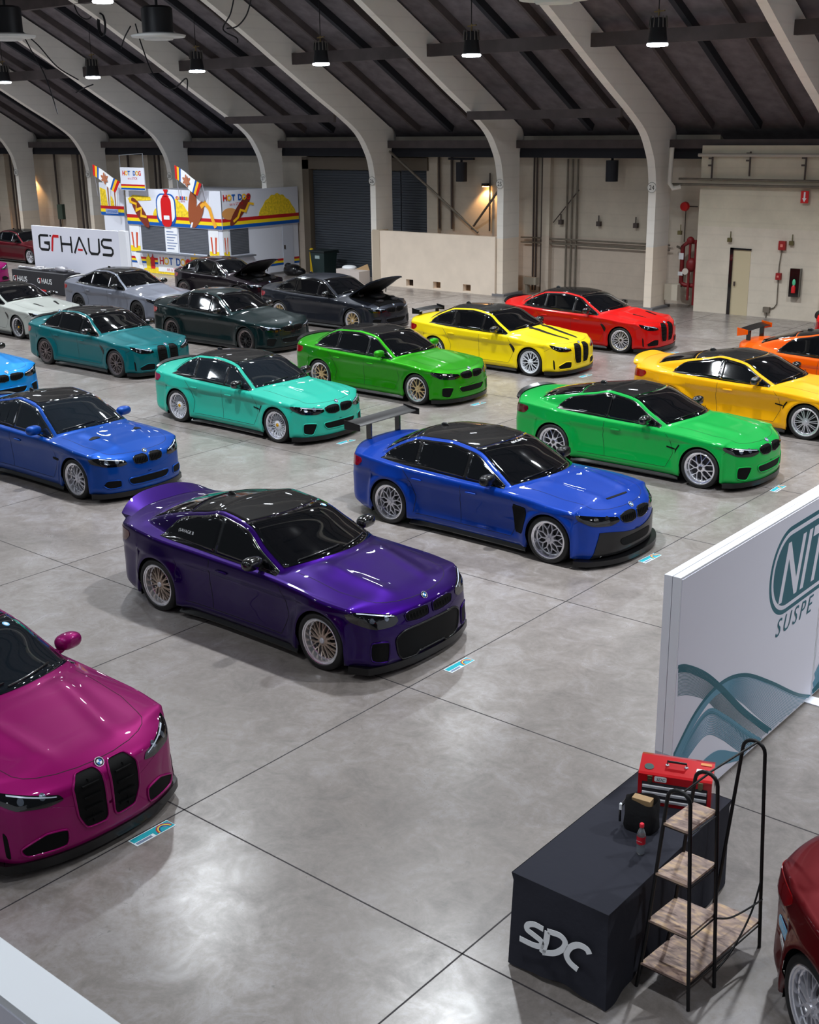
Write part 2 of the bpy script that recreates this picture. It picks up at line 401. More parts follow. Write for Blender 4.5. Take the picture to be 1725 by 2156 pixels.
for y, z, pw_ in ((14.6, 8.7, 1.25), (6.7, 8.7, 1.3), (-1.4, 8.7, .3), (-9.5, 8.7, .3)):
    for i in range(-5, 5):
        lamp(XM+BAY*i, y, z, 'lit round hanging lamp high over the rows of cars', 'lamps high over the cars, above the frame', pw_)
# big dark housings with a white dish underneath
def dish(x, y, z, label):
    t = thing('ceiling_speaker', (x, y, z), label, 'fixture')
    mb = MB(); mb.lathe([(.001, -.05), (.38, -.05), (.42, 0), (.72, .02), (.74, .07), (.5, .12), (.001, .14)], 40); part('white_dish', mb, mat('dish_white', (205, 206, 204), .6), t, 35)
    mb = MB(); mb.lathe([(.42, .1), (.42, .75), (.36, .8), (.001, .82)], 28); part('drum', mb, HOUS, t, 35)
    mb = MB(); mb.tube([(0, 0, .8), (0, 0, roofz(y)-z-.1)], .04, 8); part('stem', mb, HOUS, t)
dish(-7.25, 16.55, 8.02, 'dark drum with white dish hanging at the top near the arch numbered 24')
dish(-20.3, 16.9, 8.0, 'dark drum with white dish hanging at upper left beside looped cables')
dish(-22.9, 13.9, 8.0, 'dark drum with white dish cut by the upper left edge')
CABM = mat('black_cable', (14, 16, 24), .7)
def cable(pts, r, label, grp=None):
    mb = MB(); mb.tube(smooth_curve3(pts, 6), r, 6); c = pts[0]
    solo('hanging_cable', mb, CABM, c, label, 'cable', grp, 60)
def smooth_curve3(P, n=5):
    out = []
    for i in range(len(P)-1):
        p0 = P[max(i-1, 0)]; p1 = P[i]; p2 = P[i+1]; p3 = P[min(i+2, len(P)-1)]
        for t in np.linspace(0, 1, n, endpoint=False):
            out.append(tuple(.5*((2*p1[a])+(-p0[a]+p2[a])*t+(2*p0[a]-5*p1[a]+4*p2[a]-p3[a])*t*t+(-p0[a]+3*p1[a]-3*p2[a]+p3[a])*t**3) for a in (0, 1, 2)))
    out.append(tuple(P[-1])); return out
def onpx(x, y, axis, val):
    d = fw_*F_PX+rt_*(x-862.5)-ut_*(y-1078); t = (val-CAM[axis])/d[axis]; return tuple(CAM+t*d)
yc = 21.0
for pts, lab in ((((30, -15), (35, 40), (60, 95), (95, 160), (122, 240)) , 'thin black cable drooping at the far upper left'),
                 (((45, 65), (80, 95), (120, 140), (165, 168)), 'black cable swagged from the left dish towards the second lamp'),
                 (((150, -10), (165, 30), (190, 38), (205, -10)), 'short black cable loop at the top edge above the coil'),
                 (((285, 50), (300, 100), (325, 160), (362, 187), (392, 165), (394, 190)), 'black cable hanging below the third lamp from the left'),
                 (((492, 0), (485, 30), (470, 62), (498, 80), (500, 90)), 'black cable drooping at the top centre left'),
                 (((530, -8), (520, 30), (500, 55), (478, 60)), 'second black cable drooping at the top centre left'),
                 (((160, 195), (178, 185), (196, 178)), 'short black cable under the second lamp'),
                 (((275, 55), (262, 80), (255, 103)), 'straight black cord left of the white dish')):
    cable([onpx(a, b, 1, yc) for a, b in pts], .022, lab)
co = onpx(213, 52, 1, 21.0); mb = MB()
for q in range(4): mb.tube([(co[0]+(.24-.01*q)*math.cos(a)*.8, co[1]+.02*q, co[2]+(.36-.01*q)*math.sin(a)) for a in np.linspace(0, 2*PI, 30, endpoint=False)], .02, 6, True)
solo('cable_coil', mb, CABM, co, 'black coil of cable hanging at the top left', 'cable', smooth=60)

# ---------------------------------------------------------------- wall fittings
PIPEM = mat('old_pipe', (112, 104, 92), .6, .2, noise=.2, nscale=4); PIPED = mat('dark_pipe', (72, 62, 58), .7)
RISER = mat('riser_red', (120, 20, 26), .5)
def pipe(pts, r, m, label, cat='pipe', group=None, name='pipe'):
    mb = MB(); mb.tube(pts, r, 8); solo(name, mb, m, pts[0], label, cat, group, 60)
def vpipes(xs, y, z0, z1, r, label, group, m=PIPEM):
    for x in xs: pipe([(x, y, z0), (x, y, z1)], r, m, label, 'pipe', group, 'wall_pipe')
vpipes([-17.0+q for q in (.28, .40, .62, .74)], 29.9, .05, 4.6, .03, 'thin upright pipe right of the pillar numbered 25', 'upright pipes beside the pillar numbered 25', PIPED)
vpipes([-15.35, -15.15, -14.95], 29.88, .05, 4.5, .035, 'upright grey conduit in the bay between pillars 25 and 24', 'three upright conduits between pillars 25 and 24')
pipe([(-17.2, 29.85, 1.86), (-11.4, 29.85, 1.86)], .03, PIPEM, 'upper long horizontal pipe between pillars 25 and 24')
pipe([(-17.2, 29.85, 1.7), (-11.4, 29.85, 1.7)], .03, PIPEM, 'lower long horizontal pipe between pillars 25 and 24')
vpipes([-20.9, -20.3], 29.9, 2.0, 4.7, .05, 'dark upright post above the low wall', 'dark posts above the low wall', PIPED)
pipe([(-18.6, 29.9, 2.0), (-18.6, 29.9, 4.0)], .03, PIPED, 'thin dark pipe under the warm wall lamp')
pipe([(-22.4, 28.9, 4.75), (-18.6, 29.2, 2.0)], .045, PIPEM, 'long diagonal brace falling to the right above the low wall', 'brace', None, 'diagonal_brace')
pipe([(-17.2, 29.0, 3.9), (-19.4, 29.9, 2.05)], .04, PIPEM, 'short diagonal brace rising to the pillar numbered 25', 'brace', None, 'diagonal_brace')
pipe([(-15.9, 29.9, 2.4), (-14.9, 29.9, 3.5)], .02, PIPED, 'thin diagonal rod right of the pipes by pillar 25', 'rod', None, 'wall_rod')
for i, (xx, wl) in enumerate(((-15.6, 'leftmost'), (-14.1, 'middle'), (-12.7, 'rightmost'))):
    mb = MB(); mb.box(xx-.07, 29.85, 2.35, xx+.07, 29.98, 2.5); mb.bar((xx, 29.9, 2.5), (xx, 29.9, 2.7), .03)
    solo('wall_bracket', mb, PIPED, (xx, 29.9, 2.35), wl+' of three small dark wall brackets between pillars 25 and 24', 'bracket', 'brackets between pillars 25 and 24')
# recess pilasters
for xx, ww in ((-16.3, .3), (-21.4, .5)):
    mb = MB(); mb.box(xx, 29.8, 0, xx+ww, 30.0, 4.6); trim(mb, WALL)
for x0 in (X24-BAY*5, X24-BAY*6, X24-BAY*7):
    mb = MB(); mb.box(x0+1.6, 29.7, 0, x0+2.5, 30.0, 4.6); trim(mb, WALL)
    vpipes([x0+.9, x0+2.8, x0+3.1], 29.85, .05, 4.6, .05, 'dark upright pipe on the far left back wall', 'upright pipes on the far left wall', PIPED)
    mb = MB(); mb.box(x0+1.1, 29.6, 1.5, x0+1.5, 29.98, 2.2); solo('junction_box', mb, mat('box_green', (70, 84, 72), .6), (x0+1.3, 29.8, 1.5), 'grey green electrical box on the far left wall', 'electrical box', 'electrical boxes on the far left wall')
# roller shutters
SHUT = mat('shutter_steel', (70, 76, 84), .55, .4)
def shutter(n, x0, x1, z1):
    mb = MB(); z = 0.02
    while z < z1:
        mb.box(x0, 29.9, z, x1, 29.96, z+.075); mb.box(x0, 29.93, z+.075, x1, 29.97, z+.095); z += .095
    struct('door_%d' % n, mb, SHUT)
shutter(1, -27.3, -22.75, 4.0); shutter(2, -22.7, -21.4, 4.3)
mb = MB(); mb.box(-27.7, 29.7, 0, -27.35, 30, 4.4); mb.box(-27.7, 29.7, 4.05, -21.3, 30, 4.5); trim(mb, mat('shutter_frame', (98, 88, 76), .8))
# low wall with three slots
mb = MB(); x0, x1, yw = -22.35, -17.13, 28.2
slots = [onpx(863, 610, 1, yw)[0], onpx(920, 614, 1, yw)[0], onpx(983, 619, 1, yw)[0]]
xs = [x0]
for s_ in slots: xs += [s_-.17, s_+.17]
xs.append(x1)
for i in range(0, len(xs), 2): mb.box(xs[i], yw, 0, xs[i+1], yw+.2, .3)
mb.box(x0, yw, .3, x1, yw+.2, 1.98)
for i in range(1, len(xs)-1, 2): mb.box(xs[i], yw, 0, xs[i+1], yw+.2, .06)
struct('wall_low', mb, mat('low_wall_paint', (232, 216, 198), .8, noise=.05, nscale=2))
mb = MB(); mb.box(x0-.35, yw-.02, 0, x0, yw+.5, 2.0); trim(mb, mat('low_wall_edge', (192, 176, 156), .8))
# hanging dark drums inside the bays
for px, lab in (((972, 362), 'dark unlit drum lamp hanging above the low cream wall'), ((1289, 360), 'dark unlit drum lamp hanging left of the arch numbered 24, above the red sedan')):
    c = onpx(px[0], px[1], 1, 29.55); t = thing('drum_lamp', (c[0], c[1], c[2]-.33), lab, 'lamp')
    mb = MB(); mb.lathe([(.001, 0), (.2, 0), (.2, .66), (.001, .67)], 24); part('drum', mb, mat('drum_black', (24, 26, 34), .7), t, 35)
    mb = MB(); mb.box(-.55, -.06, .74, .55, .06, .82); mb.bar((0, 0, .66), (0, 0, .76), .06); part('bracket', mb, BEAMD, t)
# warm wall lamps
WARM = mat('warm_lens', (255, 190, 110), .4, emit=25)
for (x, y, z), pw, lab in ((onpx(1025, 392, 1, 29.9), 120, 'small warm wall lamp beside the pillar numbered 25'), (onpx(66, 372, 1, 29.9), 150, 'small warm wall lamp at the far left behind the pillars')):
    t = thing('wall_lamp', (x, y-.05, z), lab, 'lamp'); mb = MB(); mb.box(-.12, -.1, 0, .12, .12, .1); part('hood', mb, HOUS, t)
    mb = MB(); mb.box(-.09, -.08, -.02, .09, .08, 0); part('lens', mb, WARM, t)
    ld = bpy.data.lights.new('warm_light', 'SPOT'); ld.energy = pw; ld.color = (1, .55, .22); ld.spot_size = math.radians(110); ld.spot_blend = .5; ld.shadow_soft_size = .05
    lo = bpy.data.objects.new('warm_light', ld); COL.objects.link(lo); lo.parent = t; lo.location = (0, -.12, -.05); lo.rotation_euler = (math.radians(18), 0, 0)
# right wall: door, conduits, alarm boxes
mb = MB(); mb.box(-8.72, 28.84, 0, -8.17, 28.88, 1.95); d = struct('door_3', rebase(mb, (0, 0, 0)), mat('door_cream', (196, 182, 150), .6))
mb = MB(); mb.box(-8.64, 28.78, .88, -8.6, 28.84, 1.0); part('door_handle', mb, PIPED, d)
mb = MB(); mb.box(-8.82, 28.8, 0, -8.72, 28.86, 2.0); mb.box(-8.82, 28.8, 1.95, -8.15, 28.86, 2.0); trim(mb, BLK)
pipe([(-10.6, 28.7, 3.98), (22, 28.7, 3.98)], .035, PIPEM, 'upper of two long pipes across the right wall')
pipe([(-10.8, 28.68, 3.82), (22, 28.68, 3.82)], .04, PIPEM, 'lower of two long pipes across the right wall')
pipe([(-10.0, 28.72, 4.68), (22, 28.72, 4.68)], .05, mat('pale_pipe', (176, 168, 156), .6), 'pale pipe running along the top of the right wall')
for px, wl in (((1500, 350), 'leftmost'), ((1580, 340), 'middle'), ((1697, 350), 'rightmost')):
    c = onpx(px[0], px[1], 1, 28.75); mb = MB(); mb.bar((c[0], c[1], c[2]-.42), (c[0], c[1], c[2]+.28), .04); mb.box(c[0]-.12, c[1]-.03, c[2]+.2, c[0], c[1]+.03, c[2]+.25); mb.box(c[0]-.12, c[1]-.03, c[2]+.0, c[0], c[1]+.03, c[2]+.05)
    solo('pipe_hanger', mb, PIPED, c, wl+' of the rusty upright pipe hangers on the right wall', 'bracket', 'pipe hangers on the right wall')
c = onpx(1415, 330, 1, 28.5)
pipe([(c[0], 28.5, 4.9), (c[0]-.03, 28.5, 3.85), (c[0]+.1, 28.5, 3.7), (c[0]+.3, 28.6, 3.75)], .07, mat('downpipe_white', (205, 200, 190), .6), 'white elbow pipe coming down beside the arch numbered 24', 'pipe', None, 'downpipe')
c = onpx(1695, 415, 1, 28.75); t = thing('arrow_sign', c, 'small red sign with white arrow hanging on the right wall', 'sign')
mb = MB(); mb.box(-.11, -.02, -.17, .11, .02, .17); part('board', mb, REDP, t)
mb = MB(); mb.prism([(-.025, .14), (.025, .14), (.025, -.03), (.065, -.03), (0, -.14), (-.065, -.03), (-.025, -.03)], (0, -.021, 0), (1, 0, 0), (0, 0, 1), (0, -1, 0), .004); part('arrow', mb, WHITEP, t)
for px, lab, s_ in (((1648, 517), 'red alarm box high on the right wall', .1), ((1640, 582), 'red call point box lower on the right wall conduit', .075)):
    c = onpx(px[0], px[1], 1, 28.8); t = thing('alarm_box', c, lab, 'alarm'); mb = MB(); mb.box(-s_, -.06, -s_*1.3, s_, .05, s_*1.3); part('case', mb, mat('alarm_red', (150, 24, 24), .5), t)
    mb = MB(); mb.box(-s_*.4, -.07, -s_*.4, s_*.4, -.06, s_*.4); part('face', mb, mat('alarm_face', (215, 120, 110), .5), t)
a = onpx(1647, 525, 1, 28.82); b = onpx(1641, 560, 1, 28.82); c = onpx(1636, 640, 1, 28.82); d_ = onpx(1615, 652, 1, 28.82); e_ = onpx(1612, 672, 1, 28.82)
pipe([a, b, c, (c[0]-.08, c[1], c[2]-.12), d_, e_], .016, PIPEM, 'thin conduit linking the red boxes down to the floor', 'pipe', None, 'conduit')
mb = MB(); mb.box(d_[0]-.1, 28.75, d_[2]-.08, d_[0]+.1, 28.85, d_[2]+.08); solo('junction_box', mb, PIPEM, d_, 'small grey junction box near the floor right of the cream door', 'electrical box')
for px, wl in (((1537, 505), 'small dull brass fitting above the cream door'), ((1667, 512), 'small dull brass fitting beside the upper red alarm box'), ((1432, 490), 'small dull brass fitting above the red riser pipes')):
    c = onpx(px[0], px[1], 1, 28.8); mb = MB(); mb.box(-.06+c[0], c[1]-.05, c[2]-.06, c[0]+.06, c[1]+.04, c[2]+.06); mb.bar((c[0]+.02, c[1], c[2]+.06), (c[0]+.02, c[1], c[2]+.25), .02)
    solo('wall_fitting', mb, mat('old_brass', (104, 96, 62), .5, .5), c, wl, 'fitting', 'brass fittings on the right wall')
c = onpx(1676, 594, 1, 28.8); t = thing('extinguisher_cabinet', (c[0], c[1], c[2]-.42), 'black extinguisher case on the right wall', 'cabinet')
mb = MB(); mb.box(-.15, -.12, 0, .15, .04, .82); part('case', mb, BLK, t)
mb = MB(); mb.lathe([(.001, 0), (.06, 0), (.06, .16), (.03, .22), (.001, .22)], 16, 'z', (0, -.14, .12)); part('extinguisher', mb, REDP, t, 40)
mb = MB(); mb.ell((0, -.13, .42), (.05, .03, .1)); part('green_mark', mb, mat('mark_green', (90, 200, 150), .5), t, 60)
# fire riser in the gap right of pillar 24
t = thing('fire_riser', (-10.45, 29.4, 0), 'dark red fire sprinkler riser pipes between pillar 24 and the right wall', 'pipework')
mb = MB()
for pts, r in ((((-.25, 0, .75), (-.25, 0, 1.9), (-.05, 0, 2.05), (.3, 0, 2.05)), .07), (((-.25, 0, .75), (-.1, 0, .7), (.25, 0, .7)), .07), (((.25, 0, .1), (.25, 0, 2.05)), .09), (((.05, -.1, .25), (.05, -.1, 2.0)), .04)): mb.tube(pts, r, 10)
mb.ell((.1, -.05, 1.35), (.17, .15, .22)); mb.ell((.05, -.1, 2.1), (.12, .12, .12))
part('riser_pipes', mb, RISER, t, 60)
mb = MB(); mb.lathe([(.001, -.02), (.1, -.02), (.1, .02), (.001, .02)], 20, 'y', (-.02, -.2, 1.15)); part('gauge', mb, mat('gauge_face', (200, 190, 180), .4), t, 40)
mb = MB(); mb.box(-.33, -.09, 1.5, -.17, -.075, 1.7); mb.box(-.33, -.09, 1.0, -.17, -.075, 1.12); part('label_tape', mb, WHITEP, t)
mb = MB(); mb.lathe([(.001, -.1), (.13, -.1), (.15, 0), (.001, .02)], 20, 'y', (-.4, .3, 3.1)); part('alarm_bell', mb, REDP, t, 40)
mb = MB(); mb.tube([(-.4, .35, 3.1), (0, .35, 3.1)], .02); mb.tube([(-.4, .35, 3.1), (-.4, .35, 2.0)], .015); part('bell_pipe', mb, PIPED, t)
pipe([(-11.05, 29.7, 1.85), (-10.85, 29.6, 1.8), (-10.8, 29.6, 1.7), (-10.8, 29.6, .6)], .04, PIPEM, 'grey pipe bending down to the meter box beside pillar 24')
mb = MB(); mb.box(-11.05, 28.98, .25, -10.6, 29.18, .75); solo('meter_box', mb, mat('meter_cream', (190, 182, 165), .6), (-10.8, 29.08, .25), 'cream meter box low beside the red riser', 'electrical box')
mb = MB(); mb.box(-17.0+.25, 29.4, .3, -17.0+.75, 29.6, .55); mb.box(-16.7, 29.42, 0, -16.62, 29.6, .3); solo('meter_box', mb, mat('meter_grey', (150, 142, 128), .6), (-16.5, 29.5, 0), 'grey box on a stand right of the pillar numbered 25', 'electrical box')

# ================================================================== CARS
def pchip(P):
    x = np.array([p[0] for p in P], float); y = np.array([p[1] for p in P], float)
    if x[0] > x[-1]: x = x[::-1]; y = y[::-1]
    h = np.diff(x); d = np.diff(y)/h; m = np.zeros_like(y)
    for i in range(1, len(x)-1):
        if d[i-1]*d[i] > 0:
            w1 = 2*h[i]+h[i-1]; w2 = h[i]+2*h[i-1]; m[i] = (w1+w2)/(w1/d[i-1]+w2/d[i])
    m[0] = d[0]; m[-1] = d[-1]
    def f(t):
        t = np.clip(np.asarray(t, float), x[0], x[-1]); i = np.clip(np.searchsorted(x, t)-1, 0, len(x)-2); s = (t-x[i])/h[i]
        return y[i]*(1+2*s)*(1-s)**2+m[i]*h[i]*s*(1-s)**2+y[i+1]*s*s*(3-2*s)+m[i+1]*h[i]*s*s*(s-1)
    return f
def smin(a, b, k):
    h = np.clip(.5+.5*(b-a)/k, 0, 1); return b*(1-h)+a*h-k*h*(1-h)
def smax(a, b, k): return -smin(-a, -b, k)
def sst(a, b, x):
    t = np.clip((x-a)/(b-a), 0, 1); return t*t*(3-2*t)

class Car:
    """analytic body: x forward, front axle at x=0, ground z=0"""
    def __init__(s, kind, WB, FO, RO, hw, H, coupe=False, planF=.30, planR=.26, nose=.0, wb=0, belt=0, hood=0, ra=.358, flare=.02, hatch=False):
        s.kind = kind; s.WB = WB; s.xf = FO; s.xr = -WB-RO; s.hw = hw; s.H = H; s.coupe = coupe; s.planF = planF; s.planR = planR; s.Ra = ra; s.flare = flare
        k = H/1.40; e = s.xr; s.hatch = hatch
        s.xwb = -.42+wb; s.xwt = s.xwb-.80
        xrt = -2.58 if coupe else -2.72      # rear edge of roof
        xrb = e+.56 if not coupe else e+.46
        if hatch: xrt = e+.95; xrb = e+.3
        s.xrt = xrt; s.xrb = xrb; B = belt; Hd = hood
        s.zc = pchip([(s.xwb+.62, .68), (s.xwb+.02, .965+B+Hd), (s.xwb-.40, 1.185*k), (s.xwt, 1.345*k), (s.xwt-.45, 1.395*k), (-1.75-.1, 1.402*k), (xrt+(.3 if coupe else .15), 1.378*k if not coupe else 1.350*k), (xrt-.05, (1.325 if not coupe else 1.285)*k), (xrb, 1.05+B), (xrb-.3, .86), (xrb-.9, .6)])
        s.zh = pchip([(s.xf+.02, .69+nose), (s.xf-.06, .73+nose), (s.xf-.22, .785+nose), (.30, .855+Hd*.6), (0, .905+Hd), (s.xwb, .962+B+Hd), (-1.2, .95+B), (-2.0, .97+B), (-3.0, 1.0+B), (e+.55, 1.04+B), (e+.22, 1.045+B), (e+.07, 1.03+B), (e, .98+B)])
        s.ze = pchip([(s.xf+.02, .65+nose), (s.xf-.1, .70+nose), (s.xf-.3, .755+nose), (.2, .80+Hd*.5), (-.3, .838+B*.5), (-.8, .858+B), (-1.6, .872+B), (-2.5, .905+B), (-3.1, .945+B), (e+.35, .96+B), (e+.1, .945+B), (e, .91+B)])
        s.W = pchip([(s.xf, hw-.115), (.55, hw-.045), (.25, hw-.008), (0, hw), (-.35, hw-.012), (-.9, hw-.03), (-1.6, hw-.035), (-2.1, hw-.025), (-WB+.3, hw-.004), (-WB, hw+.006), (-WB-.35, hw-.015), (e+.2, hw-.06), (e, hw-.11)])
        s.yb = lambda x: s.W(x)-.052
        s.ybelt = pchip([(s.xwb+.2, hw-.235), (s.xwb-.3, hw-.155), (-1.2, hw-.125), (-2.0, hw-.13), (-WB+.1, hw-.175), (-WB-.4, hw-.25), (e, hw-.34)])
        s.kx = lambda x: -.34+.84*sst(-2.2, -1.6, x)    # windscreen and rear glass curvature in plan
        s.side = pchip([(.08, -.10), (.13, -.06), (.17, -.026), (.23, -.012), (.30, -.024), (.45, -.036), (.60, -.032), (.70, -.024), (.73, -.001), (.80, -.004), (.88, -.012), (1.2, -.03)])
    def Zs(s, x, y): return s.ze(x)+.012+(s.ybelt(x)-y)*2.05
    def Zr(s, x, y): return s.zc(x+s.kx(x)*y*y)-.045*(y/.6)**2.4
    def Zlow(s, x, y):
        yb = s.yb(x); t = np.clip(y/yb, 0, 1.2); z = s.zh(x)+(s.ze(x)-s.zh(x))*t**2.8
        hoodz = sst(s.xwb-.1, s.xwb+.15, x)*(1-sst(s.xf-.45, s.xf-.1, x))
        return z+hoodz*(.014*np.exp(-((y-.42+.12*sst(-.4, .7, x))/.085)**2)-.006*np.exp(-((y-.55)/.1)**2))
    def top(s, x, y):
        return smax(s.Zlow(x, y), smin(s.Zs(x, y), s.Zr(x, y), .038), .016)
    def ycross(s, x):
        lo = np.zeros_like(x)+.05; hi = np.zeros_like(x)+.9
        for _ in range(30):
            m = (lo+hi)/2; g = s.Zs(x, m)-s.Zr(x, m); lo = np.where(g > 0, m, lo); hi = np.where(g > 0, hi, m)
        return lo
    def deform(s, P):
        P = np.array(P, float); x, y, z = P[:, 0], np.abs(P[:, 1]), P[:, 2]
        x1 = s.Ra+.03; w = np.clip((x-x1)/(s.xf-x1), 0, 1)
        pf = np.interp(z, [.05, .12, .2, .35, .48, .56, .62, .70, .76], s.PF) if hasattr(s, 'PF') else np.interp(z, [.05, .12, .2, .45, .55, .62, .68, .74, .8], [.05, .02, 0, 0, .008, .014, .03, .07, .12])
        dxf = -(s.planF*(y/.9)**2.6+pf)*w
        x2 = -s.WB-s.Ra-.03; w2 = np.clip((x2-x)/(x2-s.xr), 0, 1)
        pr = np.interp(z, [.05, .15, .3, .6, .82, .92, 1.0, 1.08], [.12, .06, .01, 0, .03, .035, -.01, .0])
        dxr = (s.planR*(y/.9)**2.6+pr)*w2
        P[:, 0] += dxf+dxr; return P
    def stations(s):
        X = list(np.linspace(s.xr, s.xf, 96))
        for xa in (0, -s.WB):
            X = [x for x in X if abs(x-xa) > s.Ra+.012]
            X += [xa+s.Ra*math.cos(t) for t in np.linspace(0, PI, 27)]+[xa+s.Ra+.005, xa-s.Ra-.005]
        r = .085
        for q in (.4, .65, .82, .93, .985): X += [s.xf-r+r*q, s.xr+r-r*q]
        X += list(np.linspace(s.xwb-.9, s.xwb+.05, 26))+list(np.linspace(s.xrb-.15, s.xrt+.2, 18))
        X = sorted(set(round(float(x), 4) for x in X)); out = [X[0]]
        for x in X[1:]:
            if x-out[-1] > .0035: out.append(x)
        return np.array(out), r
    def body(s):
        X, r = s.stations(); n = len(X)
        e = np.zeros(n)
        q = np.clip((X-(s.xf-r))/r, 0, 1); e += r*(1-np.sqrt(1-np.minimum(q, .999)**2))
        q = np.clip(((s.xr+r)-X)/r, 0, 1); e += r*(1-np.sqrt(1-np.minimum(q, .999)**2))
        zb = np.full(n, .125)+.0*X
        zb += .10*sst(s.xr+.5, s.xr, X)
        for xa in (0, -s.WB):
            d = np.abs(X-xa); m = d <= s.Ra+1e-4; zb = np.where(m, .335+np.sqrt(np.maximum(s.Ra**2-d**2, 0)), zb)
        zb = zb+e*.4
        W = s.W(X)-e; ze = s.ze(X)-e*.7; R = []
        for xa in (0, -s.WB): R.append(np.abs(X-xa))
        NS = 20
        rows = []
        zt = ze-.042
        for i in range(NS):
            t = (i/(NS-1)); z = zb+(zt-zb)*t
            y = W+s.side(z+0*X)
            for xa in (0, -s.WB):
                rr = np.sqrt((X-xa)**2+np.maximum(z-.335, 0)**2); dd = np.maximum(rr-s.Ra, 0)
                bl = np.exp(-(dd/.11)**2)*(z > .14); y = y+bl*(s.flare-s.side(z)*.9)*(1 if i else 1)
                y = y-np.exp(-(dd/.016)**2)*.006
            rows.append(np.stack([X, y, z], 1))
        ytop = rows[-1][:, 1]
        yb = s.yb(X)-e
        for t in (.3, .6, .85):
            a = t*PI/2; rows.append(np.stack([X, ytop+(yb-ytop)*(1-math.cos(a)), zt+(s.top(X, yb)-e*.7-zt)*math.sin(a)], 1))
        for f in list(np.linspace(1, .60, 19))+list(np.linspace(.565, 0, 13)):
            y = yb*f; rows.append(np.stack([X, y, s.top(X, np.maximum(y, 1e-4))-e*.8], 1))
        G = np.stack(rows, 1)      # n stations x m rows
        m = G.shape[1]; full = np.concatenate([G, G[:, -2::-1]*np.array([1, -1, 1])], 1); M = full.shape[1]
        V = [full.reshape(-1, 3)]; F = []
        for i in range(n-1):
            for j in range(M-1):
                a = i*M+j; F.append((a, a+M, a+M+1, a+1))
        base = n*M
        for end, st, flip in ((n-1, full[-1], False), (0, full[0], True)):
            nb = 25; y0 = st[-1, 1]; bot = np.stack([np.full(nb, st[0, 0]), np.linspace(y0, -y0, nb+2)[1:-1], np.full(nb, st[0, 2])], 1)
            st = np.concatenate([st, bot]); c = np.array([st[0, 0], 0, .42]); prev = [end*M+j for j in range(M)]+list(range(base, base+nb)); base += nb; V.append(bot); MM = M+nb
            for sc in np.linspace(.97, .03, 22):
                ring = c+(st-c)*sc; ids = list(range(base, base+MM)); base += MM; V.append(ring)
                for j in range(MM):
                    j2 = (j+1) % MM; q = (prev[j], ids[j], ids[j2], prev[j2]); F.append(q if not flip else q[::-1])
                prev = ids
            F.append(tuple(prev) if not flip else tuple(prev[::-1]))
        V = s.deform(np.concatenate(V)); s.V = V; s.F = F
        s.bvh = BVHTree.FromPolygons([Vector(p) for p in V], F)
        me = new_mesh('body', V, F, None, 180); return me
    def cast(s, p, d, off):
        p = Vector(p); d = Vector(d).normalized(); h = s.bvh.ray_cast(p, d)
        if h[0] is None: h = s.bvh.find_nearest(p+d*3.2 if p.length > 3 else p)
        if h[0] is None: return p, -d
        nn = h[1]; 
        if nn.dot(d) > 0: nn = -nn
        return h[0]+nn*off, nn
    def grid_patch(s, fn, nu, nv, d, off=.004, skirt=.012):
        pts = []; back = []
        for i in range(nu+1):
            for j in range(nv+1):
                p, nn = s.cast(fn(i/nu, j/nv), d, off); pts.append(p); back.append(p-nn*skirt)
        mb = MB(); q = nv+1
        F = [(i*q+j, (i+1)*q+j, (i+1)*q+j+1, i*q+j+1) for i in range(nu) for j in range(nv)]
        loop = [i*q for i in range(nu+1)]+[nu*q+j for j in range(1, nv+1)]+[i*q+nv for i in range(nu-1, -1, -1)]+[j for j in range(nv-1, 0, -1)]
        o = len(pts); V = pts+[back[i] for i in loop]; L = len(loop)
        F += [(loop[i], o+i, o+(i+1) % L, loop[(i+1) % L]) for i in range(L)]
        mb.add(V, F); return mb
    def star(s, poly, frame, off=.004, skirt=.012, rings=9, chaikin=2, mb=None):
        """patch with outline poly in (a,b) of frame=(origin,U,V,dir) draped on the body"""
        o, U, V, d = [Vector(q) for q in frame]; P = [np.array(p, float) for p in poly]
        for it in range(chaikin):
            Q = []; ck = (.13, .27, .25)[it]
            for i in range(len(P)):
                a, b = P[i], P[(i+1) % len(P)]; Q += [a*(1-ck)+b*ck, a*ck+b*(1-ck)]
            P = Q
        D = []
        for i in range(len(P)):
            a, b = P[i], P[(i+1) % len(P)]; k_ = max(1, int(np.hypot(*(b-a))/.022)); D += [a+(b-a)*t/k_ for t in range(k_)]
        P = D; c = sum(P)/len(P); n = len(P); pts = []; nr = []
        for r in range(rings):
            t = 1-r/rings
            for p in P:
                q = c+(p-c)*t; h, nn = s.cast(o+U*float(q[0])+V*float(q[1]), d, off); pts.append(h); nr.append(nn)
        h, nn = s.cast(o+U*float(c[0])+V*float(c[1]), d, off); pts.append(h)
        F = [(r*n+i, r*n+(i+1) % n, (r+1)*n+(i+1) % n, (r+1)*n+i) for r in range(rings-1) for i in range(n)]
        F += [((rings-1)*n+i, (rings-1)*n+(i+1) % n, rings*n) for i in range(n)]
        k_ = len(pts); pts += [pts[i]-nr[i]*skirt for i in range(n)]
        F += [(i, k_+i, k_+(i+1) % n, (i+1) % n) for i in range(n)]
        s.edge = [pts[i] for i in range(n)]
        mb = mb or MB(); mb.add(pts, F); return mb
